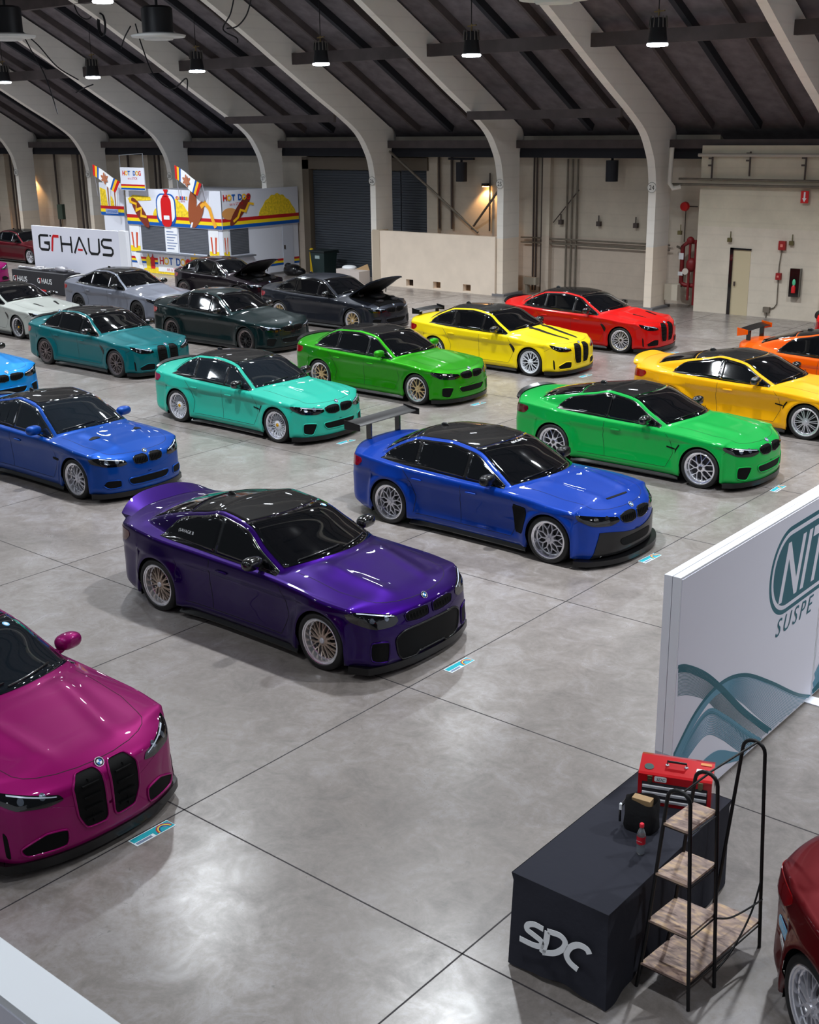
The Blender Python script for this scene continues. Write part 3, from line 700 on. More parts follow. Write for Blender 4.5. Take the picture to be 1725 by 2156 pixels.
    def line(s, pts, frame, w=.006, off=.0015, mb=None, seg=.04):
        o, U, V, d = [Vector(q) for q in frame]; mb = mb or MB(); Q = []
        for a, b in zip(pts, pts[1:]):
            k_ = max(1, int(math.hypot(b[0]-a[0], b[1]-a[1])/seg)); Q += [(a[0]+(b[0]-a[0])*t/k_, a[1]+(b[1]-a[1])*t/k_) for t in range(k_)]
        Q.append(pts[-1]); V_ = []
        for i, p in enumerate(Q):
            a = Vector(Q[max(i-1, 0)]); b = Vector(Q[min(i+1, len(Q)-1)]); t = (b-a).normalized(); nn = Vector((-t.y, t.x))*w/2
            for sg in (1, -1):
                h, _ = s.cast(o+U*(p[0]+nn.x*sg)+V*(p[1]+nn.y*sg), d, off); V_.append(h)
        mb.add(V_, [(2*i, 2*i+1, 2*i+3, 2*i+2) for i in range(len(Q)-1)]); return mb
    # frames
    def side_frame(s, sg): return ((0, 2.5*sg, 0), (1, 0, 0), (0, 0, 1), (0, -sg, 0))
    def front_frame(s, sg=1, yaw=0):
        a = math.radians(yaw)*sg; d = (-math.cos(a), -math.sin(a), 0); o = (s.xf-.08+math.cos(a)*3.5, math.sin(a)*3.5, 0); return (o, (-math.sin(a)*sg, math.cos(a)*sg, 0), (0, 0, 1), d)
    def rear_frame(s, sg=1, yaw=0):
        a = math.radians(yaw)*sg; d = (math.cos(a), -math.sin(a), 0); o = (s.xr+.08-math.cos(a)*3.0, math.sin(a)*3.0, 0); return (o, (math.sin(a)*sg, math.cos(a)*sg, 0), (0, 0, 1), d)
    def top_frame(s): return ((0, 0, 4), (1, 0, 0), (0, 1, 0), (0, 0, -1))

KINDS = {
 'F80': dict(WB=2.812, FO=.80, RO=1.055, hw=.94, H=1.385),
 'F80W': dict(WB=2.812, FO=.80, RO=1.055, hw=.965, H=1.37, flare=.035),
 'F82': dict(WB=2.812, FO=.80, RO=1.055, hw=.94, H=1.345, coupe=True),
 'E92': dict(WB=2.761, FO=.78, RO=1.07, hw=.905, H=1.385, coupe=True),
 'G80': dict(WB=2.857, FO=.84, RO=1.09, hw=.955, H=1.41, nose=.03, planF=.26, hood=.02, belt=.02),
 'G82': dict(WB=2.857, FO=.84, RO=1.09, hw=.955, H=1.375, coupe=True, nose=.03, planF=.26, hood=.02, belt=.02),
 'G87': dict(WB=2.747, FO=.80, RO=1.03, hw=.955, H=1.39, coupe=True, nose=.03, planF=.20, hood=.02, belt=.02, flare=.03),
 'F90': dict(WB=2.982, FO=.86, RO=1.12, hw=.955, H=1.45, nose=.03, hood=.03, belt=.03),
 'OLD': dict(WB=2.73, FO=.75, RO=.92, hw=.89, H=1.37, coupe=True),
 'HATCH': dict(WB=2.69, FO=.77, RO=.80, hw=.90, H=1.44, nose=.03, hood=.03, belt=.03, hatch=True),
}
CARS = {}; MESHC = {}
def cached(key, fn):
    if key not in MESHC: MESHC[key] = fn()
    return MESHC[key]

# ---------------------------------------------------------------- wheels
def wheel_parts(style):
    """local axes: +y faces outwards, hub centre at origin"""
    R, rr = .332, .262
    def rim():
        mb = MB(); d = {'deep': .085, 'mid': .05, 'flat': .018}[style[1]]
        mb.lathe([(rr, -.03), (rr+.004, -.004), (rr-.004, .0), (rr-.014, -.004), (rr-.016, -.016), (rr-.03, -.02), (rr-.032, -d), (rr-.044, -d-.006), (rr-.047, -d-.03), (rr-.055, -d-.04), (rr-.055, -.2), (rr-.03, -.23)], 56, 'y')
        return mb.mesh('wheel', 32)
    def tyre():
        mb = MB(); mb.lathe([(rr-.004, -.012), (rr+.012, .004), (R-.03, .006), (R-.009, -.008), (R, -.03), (R, -.215), (R-.012, -.235), (rr, -.24), (rr-.03, -.23)], 56, 'y'); return mb.mesh('tyre', 40)
    d = {'deep': .085, 'mid': .05, 'flat': .018}[style[1]]
    def spokes():
        mb = MB(); n, kind = style[0]; yo = -d-.004; ro = rr-.045; yi = -max(.012, d-.045)-.02 if d > .03 else -.03
        for i in range(n):
            a = 2*PI*i/n+.2
            P = lambda r, b, y: (r*math.cos(b), y, r*math.sin(b))
            if kind == 'Y':
                mb.bar(P(.045, a, yi), P(.115, a, yi-.004), .02, .024, (0, 1, 0))
                for sg in (-1, 1): mb.bar(P(.108, a, yi-.003), P(ro, a+sg*PI/n*.55, yo), .014, .02, (0, 1, 0))
            elif kind == 'W':
                for sg in (-1, 1):
                    mb.bar(P(.045, a+sg*.1, yi), P(.135, a, yi-.005), .014, .024, (0, 1, 0)); mb.bar(P(.13, a, yi-.004), P(ro, a+sg*PI/n*.92, yo), .014, .02, (0, 1, 0))
            elif kind == 'X':
                for sg in (-1, 1):
                    mb.bar(P(.05, a, yi), P(.13, a+sg*PI/n*.45, yi-.005), .016, .022, (0, 1, 0)); mb.bar(P(.128, a+sg*PI/n*.45, yi-.005), P(ro, a+sg*PI/n*.12, yo), .013, .02, (0, 1, 0))
                    mb.bar(P(.128, a+sg*PI/n*.45, yi-.005), P(ro, a+sg*PI/n*.95, yo), .013, .02, (0, 1, 0))
            elif kind == 'L':     # lace
                for sg in (-1, 1): mb.bar(P(.06, a, yi), P(ro, a+sg*2*PI/n*.9, yo), .008, .014, (0, 1, 0))
            elif kind == 'S':
                for sg in (-1, 1): mb.bar(P(.05, a+sg*.12, yi), P(ro, a+sg*.10, yo), .014, .022, (0, 1, 0))
            elif kind == 'V':
                mb.bar(P(.05, a, yi), P(ro, a+.16, yo), .016, .022, (0, 1, 0)); mb.bar(P(.12, a+.05, yi-.004), P(ro, a-.12, yo), .010, .018, (0, 1, 0))
        mb.lathe([(.001, yi+.014), (.05, yi+.014), (.068, yi+.006), (.072, yi-.03), (.06, yi-.05)], 28, 'y')
        for q in range(5):
            a = 2*PI*q/5; mb.lathe([(.001, yi+.02), (.009, yi+.02), (.01, yi)], 8, 'y', (.047*math.cos(a), 0, .047*math.sin(a)))
        return mb.mesh('spokes', 35)
    def cap():
        yi = -max(.012, d-.045)-.02 if d > .03 else -.03
        mb = MB(); mb.lathe([(.001, yi+.03), (.028, yi+.028), (.034, yi+.018), (.034, yi)], 20, 'y'); return mb.mesh('centre_cap', 35)
    def brake():
        mb = MB(); mb.lathe([(.06, -.11), (.185, -.11), (.185, -.13), (.001, -.135)], 32, 'y'); return mb.mesh('brake_disc', 35)
    k_ = ('wheel',)+style
    return (cached(k_+('r',), rim), cached(k_+('t',), tyre), cached(k_+('s',), spokes), cached(k_+('c',), cap), cached(k_+('b',), brake))
def add_wheel(root, x, side, hw, style, mats, full=True, spin=0, label=None):
    rim, tyre, sp, cap, brk = wheel_parts(style)
    w = link('wheel', rim, mats[1], root); w.location = (x, side*(hw-.012), .332); w.rotation_euler = (0, spin, 0) if side > 0 else (0, spin, PI)
    if label: w['label'] = label
    link('tyre', tyre, RUBBER, w)
    if full:
        link('spokes', sp, mats[0], w); link('centre_cap', cap, mats[2], w); link('brake_disc', brk, DISC, w)

# outlines ----------------------------------------------------------
FRONT = {
 'F': dict(kid=[(.018, .56), (.022, .665), (.08, .69), (.24, .688), (.36, .665), (.365, .62), (.29, .56), (.14, .54)], head=[(.35, .60), (.38, .66), (.62, .688), (.82, .715), (.985, .745), (.95, .67), (.80, .585), (.52, .56)],
           mid=[(-.44, .40), (.44, .40), (.36, .26), (-.36, .26)], side=[(.52, .40), (.79, .42), (.80, .22), (.62, .18)]),
 'E': dict(kid=[(.02, .57), (.025, .675), (.08, .70), (.22, .695), (.285, .665), (.26, .58), (.15, .56)], head=[(.36, .60), (.40, .665), (.62, .695), (.80, .72), (.94, .72), (.90, .635), (.70, .585), (.46, .575)],
           mid=[(-.42, .37), (.42, .37), (.36, .24), (-.36, .24)], side=[(.50, .36), (.72, .37), (.78, .29), (.70, .23), (.50, .24)]),
 'G': dict(kid=[(.028, .31), (.03, .69), (.07, .74), (.24, .74), (.315, .66), (.305, .42), (.24, .285), (.06, .275)], head=[(.36, .61), (.40, .66), (.60, .70), (.80, .74), (.90, .77), (.87, .69), (.74, .615), (.50, .588)],
           mid=None, side=[(.38, .20), (.37, .35), (.55, .37), (.76, .28), (.72, .20)]),
 'M2': dict(kid=[(.035, .565), (.035, .68), (.34, .685), (.41, .655), (.38, .575), (.20, .555)], head=[(.47, .62), (.50, .69), (.74, .735), (.92, .765), (1.0, .745), (.95, .65), (.76, .575), (.54, .575)],
            mid=[(-.44, .50), (.44, .50), (.55, .42), (.50, .15), (-.50, .15), (-.55, .42)], side=[(.60, .42), (.81, .44), (.82, .22), (.62, .18)]),
}
def make_car(kind, paintm, pos, label, cat='car', front='F', wheels=((10, 'Y'), 'mid'), wmats=None, roof=None, glass=None, opts=(), lip=None, mirror=None, wide=0, wlabel=None, rz=0, tail=None, skirt=None):
    if kind not in CARS:
        c = Car(kind, **KINDS[kind])
        if front == 'M2': c.PF = [.05, .02, .0, 0, 0, .01, .02, .035, .08]
        elif front == 'G': c.PF = [.05, .02, .0, 0, 0, .005, .012, .04, .09]
        c.me = c.body(); CARS[kind] = c
    c = CARS[kind]; K = kind
    root = thing('car', pos, label, cat, None, rz)
    roof = roof or ROOFBLK; glass = glass or GLASS; lip = lip or CARBON; mirror = mirror or BLK; tail = tail or REDL; skirt = skirt or CARBON
    link('body', c.me, paintm, root)
    G = lambda name, key, fn, m, parent=root, sm=180: link(name, cached((K,)+key, lambda: fn().mesh(name, sm)), m, parent)
    WB = c.WB
    # --- glass
    xf0, xr0 = c.xwb-.30, (c.xr+.62 if c.coupe else c.xr+.86)
    def updlo(x):
        x = np.atleast_1d(x).astype(float); y = c.ycross(x); z = c.Zs(x, y)-.03
        if c.hatch: rl = .98+(x-(c.xr+.25))*1.6
        elif c.coupe: rl = .97+KB+(x-(-WB+.02))*.95
        else: rl = .97+KB+(x-(-WB-.26))*1.15
        return smin(z, rl, .08)
    KB = KINDS[K].get('belt', 0)
    lo_ = lambda x: c.ze(np.atleast_1d(np.asarray(x, float)))+.022
    xs = np.linspace(-.2, c.xr, 700); ok = updlo(xs) > lo_(xs)+.012; xs = xs[ok]; xA, xC = xs.max(), xs.min()
    def pane(x0, x1, m, rk):
        memo = {}
        def fn(u, v):
            if u not in memo:
                x = x0+(x1-x0)*u; a = float(lo_(x)[0])+m; b = float(updlo(x)[0])-m; memo[u] = (x, a, max(b, a+.002))
            x, a, b = memo[u]; return x, a+(b-a)*v
        return fn
    if c.coupe: cuts = [xA-.02, -1.80+.0, xC+.03]
    elif c.hatch: cuts = [xA-.02, -1.35, -2.2, xC+.03]
    else: cuts = [xA-.02, -1.50, -2.42, xC+.03]
    for sg in (-1, 1):
        d = (0, -sg, 0)
        fnb = pane(xA, xC, -.012, 0)
        G('window_frame', ('wf', sg), lambda: c.grid_patch(lambda u, v: (fnb(u, v)[0], 2.5*sg, fnb(u, v)[1]), 60, 8, d, .003), BLK if 'chrome' not in opts else TRIMCR)
        for i in range(len(cuts)-1):
            g = .012 if c.coupe else .022
            fn = pane(cuts[i]-(g if i else 0), cuts[i+1]+(g if i < len(cuts)-2 else 0), .006, i)
            G('side_window', ('sw', sg, i), lambda: c.grid_patch(lambda u, v: (fn(u, v)[0], 2.5*sg, fn(u, v)[1]), 22, 8, d, .007), glass)
    def screen(x0, x1, mg):
        memo = {}; kk = float(c.kx(np.array(x0*.5+x1*.5)))
        def fn(u, v):
            xe = x0+(x1-x0)*u
            if u not in memo:
                mid = np.linspace(.1, .95, 400); gg = c.Zs(xe-kk*mid*mid, mid)-c.zc(xe)+.045*(mid/.6)**2.4
                memo[u] = mid[np.argmin(np.abs(gg))]
            Y = memo[u]-mg; y = Y*(2*v-1); return (xe-kk*y*y, y, 4)
        return fn
    ws = screen(c.xwb-.03, c.xwt-.06, .04)
    G('windshield', ('ws',), lambda: c.grid_patch(ws, 16, 28, (0, 0, -1), .006), glass)
    rw = screen(c.xrb+.06 if c.xrb+.06 < c.xrt else c.xrb, c.xrt+.02, .07)
    G('rear_window', ('rw',), lambda: c.grid_patch(rw, 12, 20, (0, 0, -1), .006), glass)
    rp = screen(c.xwt-.075, c.xrt+.04, .06)
    if roof is not paintm:
        memo_r = {}
        def rpf(u, v):
            xe = (c.xwt-.075)+((c.xrt+.04)-(c.xwt-.075))*u
            kk = float(c.kx(np.array(c.xwt-.3)))*(1-u)+float(c.kx(np.array(c.xrt)))*u
            
            if u not in memo_r: memo_r[u] = float(c.ycross(np.array([xe-kk*.25]))[0])-.055
            Y = memo_r[u]; y = Y*(2*v-1); return (xe-kk*y*y, y, 4)
        G('roof_panel', ('rp',), lambda: c.grid_patch(rpf, 24, 24, (0, 0, -1), .004), roof)
    # wipers
    def wip():
        mb = MB()
        for y0, y1 in ((-.58, -.03), (-.02, .50)):
            pts = []
            for t in np.linspace(0, 1, 7):
                y = y0+(y1-y0)*t; xe = c.xwb-.05-.05*t-.02; p, n_ = c.cast((xe-.5*y*y, y, 4), (0, 0, -1), .02); pts.append(p)
            mb.tube(pts, .009, 6)
        return mb
    G('wiper', ('wip',), wip, BLK, root, 60)
    # --- panel gaps
    def gaps():
        mb = MB()
        for sg in (-1, 1):
            fr = c.side_frame(sg); zA = float(c.ze(-.62))
            mb = c.line([(-.62, .26), (-.50, .50), (-.56, .72), (-.66, zA-.02)], fr, .007, mb=mb)
            if c.coupe: mb = c.line([(-1.80, zA+.0), (-1.83, .6), (-1.78, .26)], fr, .007, mb=mb)
            else:
                mb = c.line([(-1.50, zA), (-1.53, .6), (-1.50, .26)], fr, .007, mb=mb); mb = c.line([(-WB+.22, float(c.ze(-WB+.1))-.0), (-WB+.36, .78), (-WB+.50, .5), (-WB+.46, .26)], fr, .007, mb=mb)
            mb = c.line([(-.62, .25), (-WB+.50, .25)], fr, .006, mb=mb)
            mb = c.line([(c.xf-.02-.3, .70), (.38, .62)], fr, .005, mb=mb)
            tf = c.top_frame(); mb = c.line([(c.xwb-.12, sg*.70), (.1, sg*.715), (c.xf-.36, sg*.64), (c.xf-.29, sg*.585), (c.xf-.235, sg*.50), (c.xf-.18, sg*.36), (c.xf-.145, sg*.18), (c.xf-.135, 0)], tf, .005, mb=mb)
        return mb
    G('panel_gaps', ('gap',), gaps, mat('gap_shadow', (8, 8, 10), .8))
    def handle(x0, z0, sg):
        def f():
            p, n_ = c.cast((x0, 2.5*sg, z0), (0, -sg, 0), .012); mb = MB(); mb.ell(p, (.10, .018, .018), 14, 8, .7); return mb
        return f
    hx = [-1.58] if c.coupe else [-1.32, -WB+.52]
    for sg in (-1, 1):
        for i, x0 in enumerate(hx): G('door_handle', ('dh', sg, i), handle(x0, float(c.ze(x0))-.13, sg), paintm, root, 60)
    # mirrors
    for sg in (-1, 1):
        def mir():
            mb = MB(); x0 = c.xwb-.59; z0 = float(c.ze(x0))+.125; y0 = c.hw+.0
            mb.ell((x0, sg*y0, z0), (.085, .135, .078), 18, 12, .8); mb.bar((x0+.01, sg*(y0-.08), z0-.05), (x0+.0, sg*(c.hw-.16), z0-.085), .07, .035); return mb
        G('side_mirror', ('mir', sg), mir, mirror, root, 60)
    # antenna fin on the roof
    def fin():
        x0 = c.xrt+.22; z0 = float(c.top(np.array([x0]), np.array([1e-3]))[0]); mb = MB(); mb.ell((x0, 0, z0), (.075, .022, .055), 14, 10); return mb
    G('roof_fin', ('fin',), fin, BLK, root, 60)
    # --- front
    fo = FRONT[front]; ff = c.front_frame
    def frame_tube(poly, fr, r, off=.0):
        c.star(poly, fr, off, rings=1, chaikin=3); e = c.edge; mb = MB(); mb.tube(e, r, 6, True); return mb
    for sg in (-1, 1):
        kf = lambda: c.star([(a, b) for a, b in fo['kid']], ff(sg, 0), .005, .02, chaikin=3)
        kg = G('kidney_grille', (front, 'kg', sg), kf, MESHB, root, 40)
        def slats():
            mb = MB(); ys = [p[0] for p in fo['kid']]; zs = [p[1] for p in fo['kid']]; y0, y1, z0, z1 = min(ys), max(ys), min(zs), max(zs)
            if front in ('G',):
                for q in range(4):
                    z = z0+(z1-z0)*(q+1)/5; a, _ = c.cast((3, sg*(y0+.055), z), (-1, 0, 0), .016); b, _ = c.cast((3, sg*(y1-.075), z), (-1, 0, 0), .022); mb.bar(a, b, .016, .012)
                a, _ = c.cast((3, sg*(y0+y1)/2, z0+.05), (-1, 0, 0), .006); b, _ = c.cast((3, sg*(y0+y1)/2, z1-.05), (-1, 0, 0), .006); mb.bar(a, b, .01, .02)
            else:
                nq = 7
                for q in range(nq):
                    y = y0+.02+(y1-y0-.05)*(q+.5)/nq; a, _ = c.cast((3, sg*y, z0+.04), (-1, 0, 0), .02); b, _ = c.cast((3, sg*y, z1-.035), (-1, 0, 0), .02); mb.bar(a, b, .012, .007)
            return mb
        G('grille_slats', (front, 'sl', sg), slats, MESHB, kg, 60)
        G('grille_frame', (front, 'kfr', sg), lambda: frame_tube(fo['kid'], ff(sg, 0), .006 if front != 'G' else .010, .006), paintm if front in ('G', 'M2') or 'bodygrille' in opts else BLK, kg, 60)
        hl = G('headlight', (front, 'hl', sg), lambda: c.star(fo['head'], ff(sg, 18 if front != 'M2' else 14), .006, chaikin=3), LENS, root, 50)
        def ly(dy, dz, sc):
            P = np.array(fo['head']); q = P.mean(0); return [tuple(q+(p-q)*sc+np.array([dy, dz])) for p in P]
        yw = 18 if front != 'M2' else 14
        def lens_in(dy):
            mb = MB(); P = np.array(fo['head']); q = P.mean(0)
            mb = c.star(circle(q[0]+dy, q[1]+.004, .033 if front in ('F', 'E') else .026, 16), ff(sg, yw), .009, rings=2, chaikin=0, mb=mb)
            return mb
        for dy in (-.12, .045): G('headlight_lens', (front, 'hi', sg, dy), lambda: lens_in(dy), LENSCLR if 'smoked' not in opts else BLK, hl, 60)
        def drl():
            P = fo['head']; mb = c.line([(P[1][0]+.02, P[1][1]-.012), (P[2][0], P[2][1]-.014), (P[3][0]-.02, P[3][1]-.014)], ff(sg, yw), .009, .010); return mb
        if 'smoked' not in opts: G('headlight_strip', (front, 'hd', sg), drl, DRL, hl, 60)
        sd = fo['side']; 
        if 'nosideintake' not in opts:
            G('side_intake', (front, 'si', sg), lambda: c.star(sd, ff(sg, 12), .004, .02, chaikin=3), MESHB, root, 40)
            G('intake_frame', (front, 'sif', sg), lambda: frame_tube(sd, ff(sg, 12), .010, .004), paintm, root, 60)
        if front == 'G': G('side_slit', (front, 'slit', sg), lambda: c.star([(.79, .20), (.80, .40), (.83, .44), (.825, .22)], ff(sg, 25), .004), MESHB, root, 40)
        if 'fender_vent' in opts and front in ('F',):
            G('fender_vent', (front, 'fv', sg), lambda: c.line([(-.62, .60), (-.44, .575), (-.46, .50), (-.44, .575), (-.385, .66)], c.side_frame(sg), .026, .005), MESHB, root)
        if front == 'G': G('fender_vent', (front, 'fv', sg), lambda: c.star([(-.62, .70), (-.55, .71), (-.44, .60), (-.47, .50), (-.52, .56)], c.side_frame(sg), .006), CARBON, root, 50)
        if front == 'E': G('fender_vent', (front, 'fv', sg), lambda: c.star([(-.62, .60), (-.44, .60), (-.44, .56), (-.60, .56)], c.side_frame(sg), .004), MESHB, root, 50)
        if 'bigvent' in opts: G('fender_vent', (front, 'bv', sg), lambda: c.star([(-.42, .33), (-.56, .33), (-.62, .72), (-.40, .70), (-.36, .60)], c.side_frame(sg), .006, chaikin=1), MESHB, root, 50)
        # tail lamps
        G('tail_light', ('tl', sg), lambda: c.star([(.42, .80), (.42, .90), (.80, .925), (.985, .91), (1.0, .85), (.95, .77), (.76, .77)], c.rear_frame(sg, 28), .006), tail, root, 50)
    if fo['mid'] and 'carbonjaw' not in opts:
        G('centre_intake', (front, 'mi'), lambda: c.star(fo['mid'], ff(1), .004, .02, chaikin=3), MESHB, root, 40)
        G('intake_frame', (front, 'mif'), lambda: frame_tube(fo['mid'], ff(1), .012, .004), paintm if front != 'M2' else CARBON, root, 60)
    if 'carbonjaw' in opts:
        G('lower_bumper', (front, 'jaw'), lambda: c.grid_patch(lambda u, v: ((4, (u*2-1)*(.80-.10*v), .08+v*(.37-.04*math.cos((u*2-1)*3)))), 30, 8, (-1, 0, 0), .012, .03), CARBON, root, 40)
        G('centre_intake', (front, 'mi2'), lambda: c.star([(-.40, .36), (.40, .36), (.34, .24), (-.34, .24)], ff(1), .018, .02), MESHB, root, 40)
    # badge
    def badge():
        p, n_ = c.cast((c.xf-.13+.02, 0, 4), (0, 0, -1), .0); n_ = (n_*.8+Vector((.6, 0, .2))).normalized(); a = Vector((0, 1, 0)); b = n_.cross(a).normalized(); mb = MB(); R = .040
        if b.z < 0: b = -b
        pr = p+n_*.004
        for q in range(4):
            mb.cm = 0 if q % 2 else 1; mb.prism([(0, 0)]+[(R*.62*math.cos(t), R*.62*math.sin(t)) for t in np.linspace(q*PI/2, (q+1)*PI/2, 7)], pr, a, b, n_, .008)
        mb.cm = 2; ring = [(R*math.cos(t), R*math.sin(t)) for t in np.linspace(0, 2*PI, 24, endpoint=False)]; mb.prism(ring, pr-n_*.004, a, b, n_, .0095)
        mb.cm = 3; mb.tube([pr+a*x*1.0+b*y*1.0+n_*.006 for x, y in ring], .0035, 6, True)
        return mb
    link('badge', cached((K, 'badge'), lambda: badge().mesh('badge', 30)), [WHITEP, BLUEB, BLK, CHROME], root)
    # lip, skirts, diffuser
    def lipf(ext, z0, z1):
        def f():
            ys = np.linspace(-1, 1, 41)*(c.hw-.10); Po = []; Pi = []
            w1 = c.Ra+.05
            for y in ys:
                P = c.deform([[c.xf, y, .13]])[0]; t = abs(y)/(c.hw-.1)
                Po.append((P[0]+ext*(1-.3*t**4), y*(1+ext*.35))); Pi.append((P[0]-.22, y*.9))
            for sg, seq in ((1, 1), (-1, -1)):
                q = (w1, sg*(c.hw-.02+ext*.3)); qi = (w1, sg*(c.hw-.2))
                if sg > 0: Po.append(q); Pi.append(qi)
                else: Po.insert(0, q); Pi.insert(0, qi)
            n = len(Po); V = [(a, b, z1) for a, b in Po]+[(a, b, z1+.015) for a, b in Pi]+[(a, b, z0) for a, b in Po]+[(a, b, z0) for a, b in Pi]
            F = []
            for i in range(n-1): F += [(i, n+i, n+i+1, i+1), (i, i+1, 2*n+i+1, 2*n+i), (2*n+i, 2*n+i+1, 3*n+i+1, 3*n+i), (n+i, 3*n+i, 3*n+i+1, n+i+1)]
            F += [(0, 2*n, 3*n, n), (n-1, 2*n-1, 4*n-1, 3*n-1)]
            mb = MB(); mb.add(V, F); return mb
        return f
    ext = .10 if 'bigsplitter' in opts else .026
    G('front_lip', ('lip', ext), lipf(ext, .05, .12) if ext > .05 else lipf(ext, .075, .155), lip, root, 40)
    def skirtf(sg):
        def f():
            X = np.linspace(-c.Ra-.03, -WB+c.Ra+.03, 24); V = []
            for x in X:
                y = float(c.W(x)); fl = .03*math.exp(-((x+WB-c.Ra)/.25)**2)
                for yy, zz in ((y-.035+fl, .07), (y-.025+fl, .09), (y-.06, .145), (y-.2, .145), (y-.2, .07)): V.append((x, sg*yy, zz))
            F = [(5*i+j, 5*i+5+j, 5*i+5+(j+1) % 5, 5*i+(j+1) % 5) for i in range(len(X)-1) for j in range(5)]+[(0, 1, 2, 3, 4), tuple(5*(len(X)-1)+j for j in (4, 3, 2, 1, 0))]
            mb = MB(); mb.add(V, F); return mb
        return f
    for sg in (-1, 1): G('side_skirt', ('sk', sg), skirtf(sg), skirt, root, 35)
    def under():
        mb = MB(); mb.box(-WB+c.Ra+.02, -c.hw+.2, .11, -c.Ra-.02, c.hw-.2, .3); mb.box(c.Ra-.1, -.62, .12, c.xf-.2, .62, .3); mb.box(-WB-c.Ra+.1, -.62, .12, c.xr+.3, .62, .34); mb.box(-WB-.4, -.62, .3, .4, .62, .5); return mb
    G('underbody', ('ub',), under, DARK, root)
    def liner(xa, sg):
        def f():
            mb = MB(); n = 20; V = []; y0 = float(c.W(xa))-.004
            for k_ in range(n+1):
                a = PI*k_/n; 
                for y in (y0-.012, .60): V.append((xa+(c.Ra+.004)*math.cos(a), sg*y, .335+(c.Ra+.004)*math.sin(a)))
            o = len(V); V += [(xa+(c.Ra)*math.cos(PI*k_/n), sg*.60, .335+c.Ra*math.sin(PI*k_/n)) for k_ in range(n+1)]
            F = [(2*i, 2*i+2, 2*i+3, 2*i+1) for i in range(n)]+[tuple(range(o, o+n+1))]
            # closing walls below the hub line
            for sx in (1, -1):
                b = len(V); x = xa+sx*(c.Ra+.004); V += [(x, sg*(y0-.03), .335), (x, sg*.6, .335), (x, sg*.6, .12), (x, sg*(y0-.03), .12)]; F.append((b, b+1, b+2, b+3))
            b = len(V); V += [(xa-c.Ra, sg*.6, .335), (xa+c.Ra, sg*.6, .335), (xa+c.Ra, sg*.6, .12), (xa-c.Ra, sg*.6, .12)]; F.append((b, b+1, b+2, b+3))
            mb.add(V, F); return mb
        return f
    for sg in (-1, 1):
        for i, xa in enumerate((0, -WB)): G('wheel_well', ('wl', sg, i), liner(xa, sg), DARK, root)
    def diff():
        mb = MB(); X = []; 
        for y in np.linspace(-.7, .7, 15):
            P = c.deform([[c.xr, y, .2]])[0]; X.append((P[0], y))
        V = [(x-.015, y, .30) for x, y in X]+[(x-.02, y, .16) for x, y in X]+[(x+.3, y, .14) for x, y in X]; n = len(X)
        mb.add(V, [(i, i+1, n+i+1, n+i) for i in range(n-1)]+[(n+i, n+i+1, 2*n+i+1, 2*n+i) for i in range(n-1)])
        return mb
    G('diffuser', ('df',), diff, CARBON, root, 60)
    def pipes():
        mb = MB()
        for y in (-.58, -.46, .46, .58): 
            P = c.deform([[c.xr, y, .24]])[0]; mb.lathe([(.044, -.05), (.046, .10), (.040, .10), (.036, 0), (.001, 0)][::1], 18, 'x', (P[0]-.0, y, .235))
        return mb
    # exhaust tips point backwards
    def pipes2():
        mb = MB()
        for y in (-.58, -.46, .46, .58):
            P = c.deform([[c.xr, y, .24]])[0]; mb.lathe([(.001, .08), (.036, .08), (.038, -.035), (.045, -.035), (.046, .12)], 18, 'x', (P[0], y, .235))
        return mb
    G('exhaust_tips', ('ex',), pipes2, CHROME, root, 40)
    # --- tails
    def lipspoiler(h, back, m_, wd=.66, key='sp'):
        def f():
            ys = np.linspace(-wd, wd, 25); V = []
            for y in ys:
                t = abs(y)/wd; P = c.deform([[c.xr+.02, y, 1.04+KB]])[0]; z = float(c.top(np.array([c.xr+.16]), np.array([abs(y)+1e-4]))[0]); hh = h*(1-.75*t**3); zz = z-.02
                V += [(P[0]+(.16 if m_ is not CARBON else .045), y, (z if m_ is not CARBON else zz+hh*.35)+.004), (P[0]+.0, y, zz+hh*.75), (P[0]-back*(1-.3*t*t), y, zz+hh), (P[0]-back*(1-.3*t*t)+.008, y, zz+hh-.016), (P[0]+.02, y, zz-.03)]
            F = [(5*i+j, 5*i+5+j, 5*i+5+(j+1) % 5, 5*i+(j+1) % 5) for i in range(24) for j in range(5)]+[(0, 1, 2, 3, 4), (124, 123, 122, 121, 120)]
            mb = MB(); mb.add(V, F); return mb
        G('lip_spoiler', (key, h, back), f, m_, root, 50)
    if 'ducktail' in opts: lipspoiler(.13, .08, paintm, .70)
    elif 'bodylip' in opts: lipspoiler(.08, .05, paintm)
    elif 'nolip' not in opts: lipspoiler(.055, .035, CARBON)
    if 'gtwing' in opts or 'gtswing' in opts or 'smallwing' in opts:
        big = 'gtwing' in opts; gts = 'gtswing' in opts
        zt = 1.30 if big else (1.27 if gts else 1.15); half = .70 if big else (.62 if gts else .5); ch = .26 if big else .2; xc = c.xr+(.12 if big else .20 if gts else .15); zd = float(c.top(np.array([c.xr+.25]), np.array([.3]))[0])
        wr = MB(); prof = [(0, 0), (-.02, .012), (-ch*.5, .022), (-ch+.0, .055), (-ch, .045), (-ch*.5, 0.0), (-.02, -.01)]
        V = []; ys = np.linspace(-half, half, 13)
        for y in ys: 
            dz = -.02*(abs(y)/half)**4 if not big else 0
            V += [(xc+ch*.5+a, y, zt+b+dz) for a, b in prof]
        n = len(prof); wr.add(V, [(n*i+j, n*i+n+j, n*i+n+(j+1) % n, n*i+(j+1) % n) for i in range(12) for j in range(n)]+[tuple(range(n)), tuple(12*n+j for j in range(n-1, -1, -1))])
        wg = part('rear_wing', wr, CARBON, root, 40)
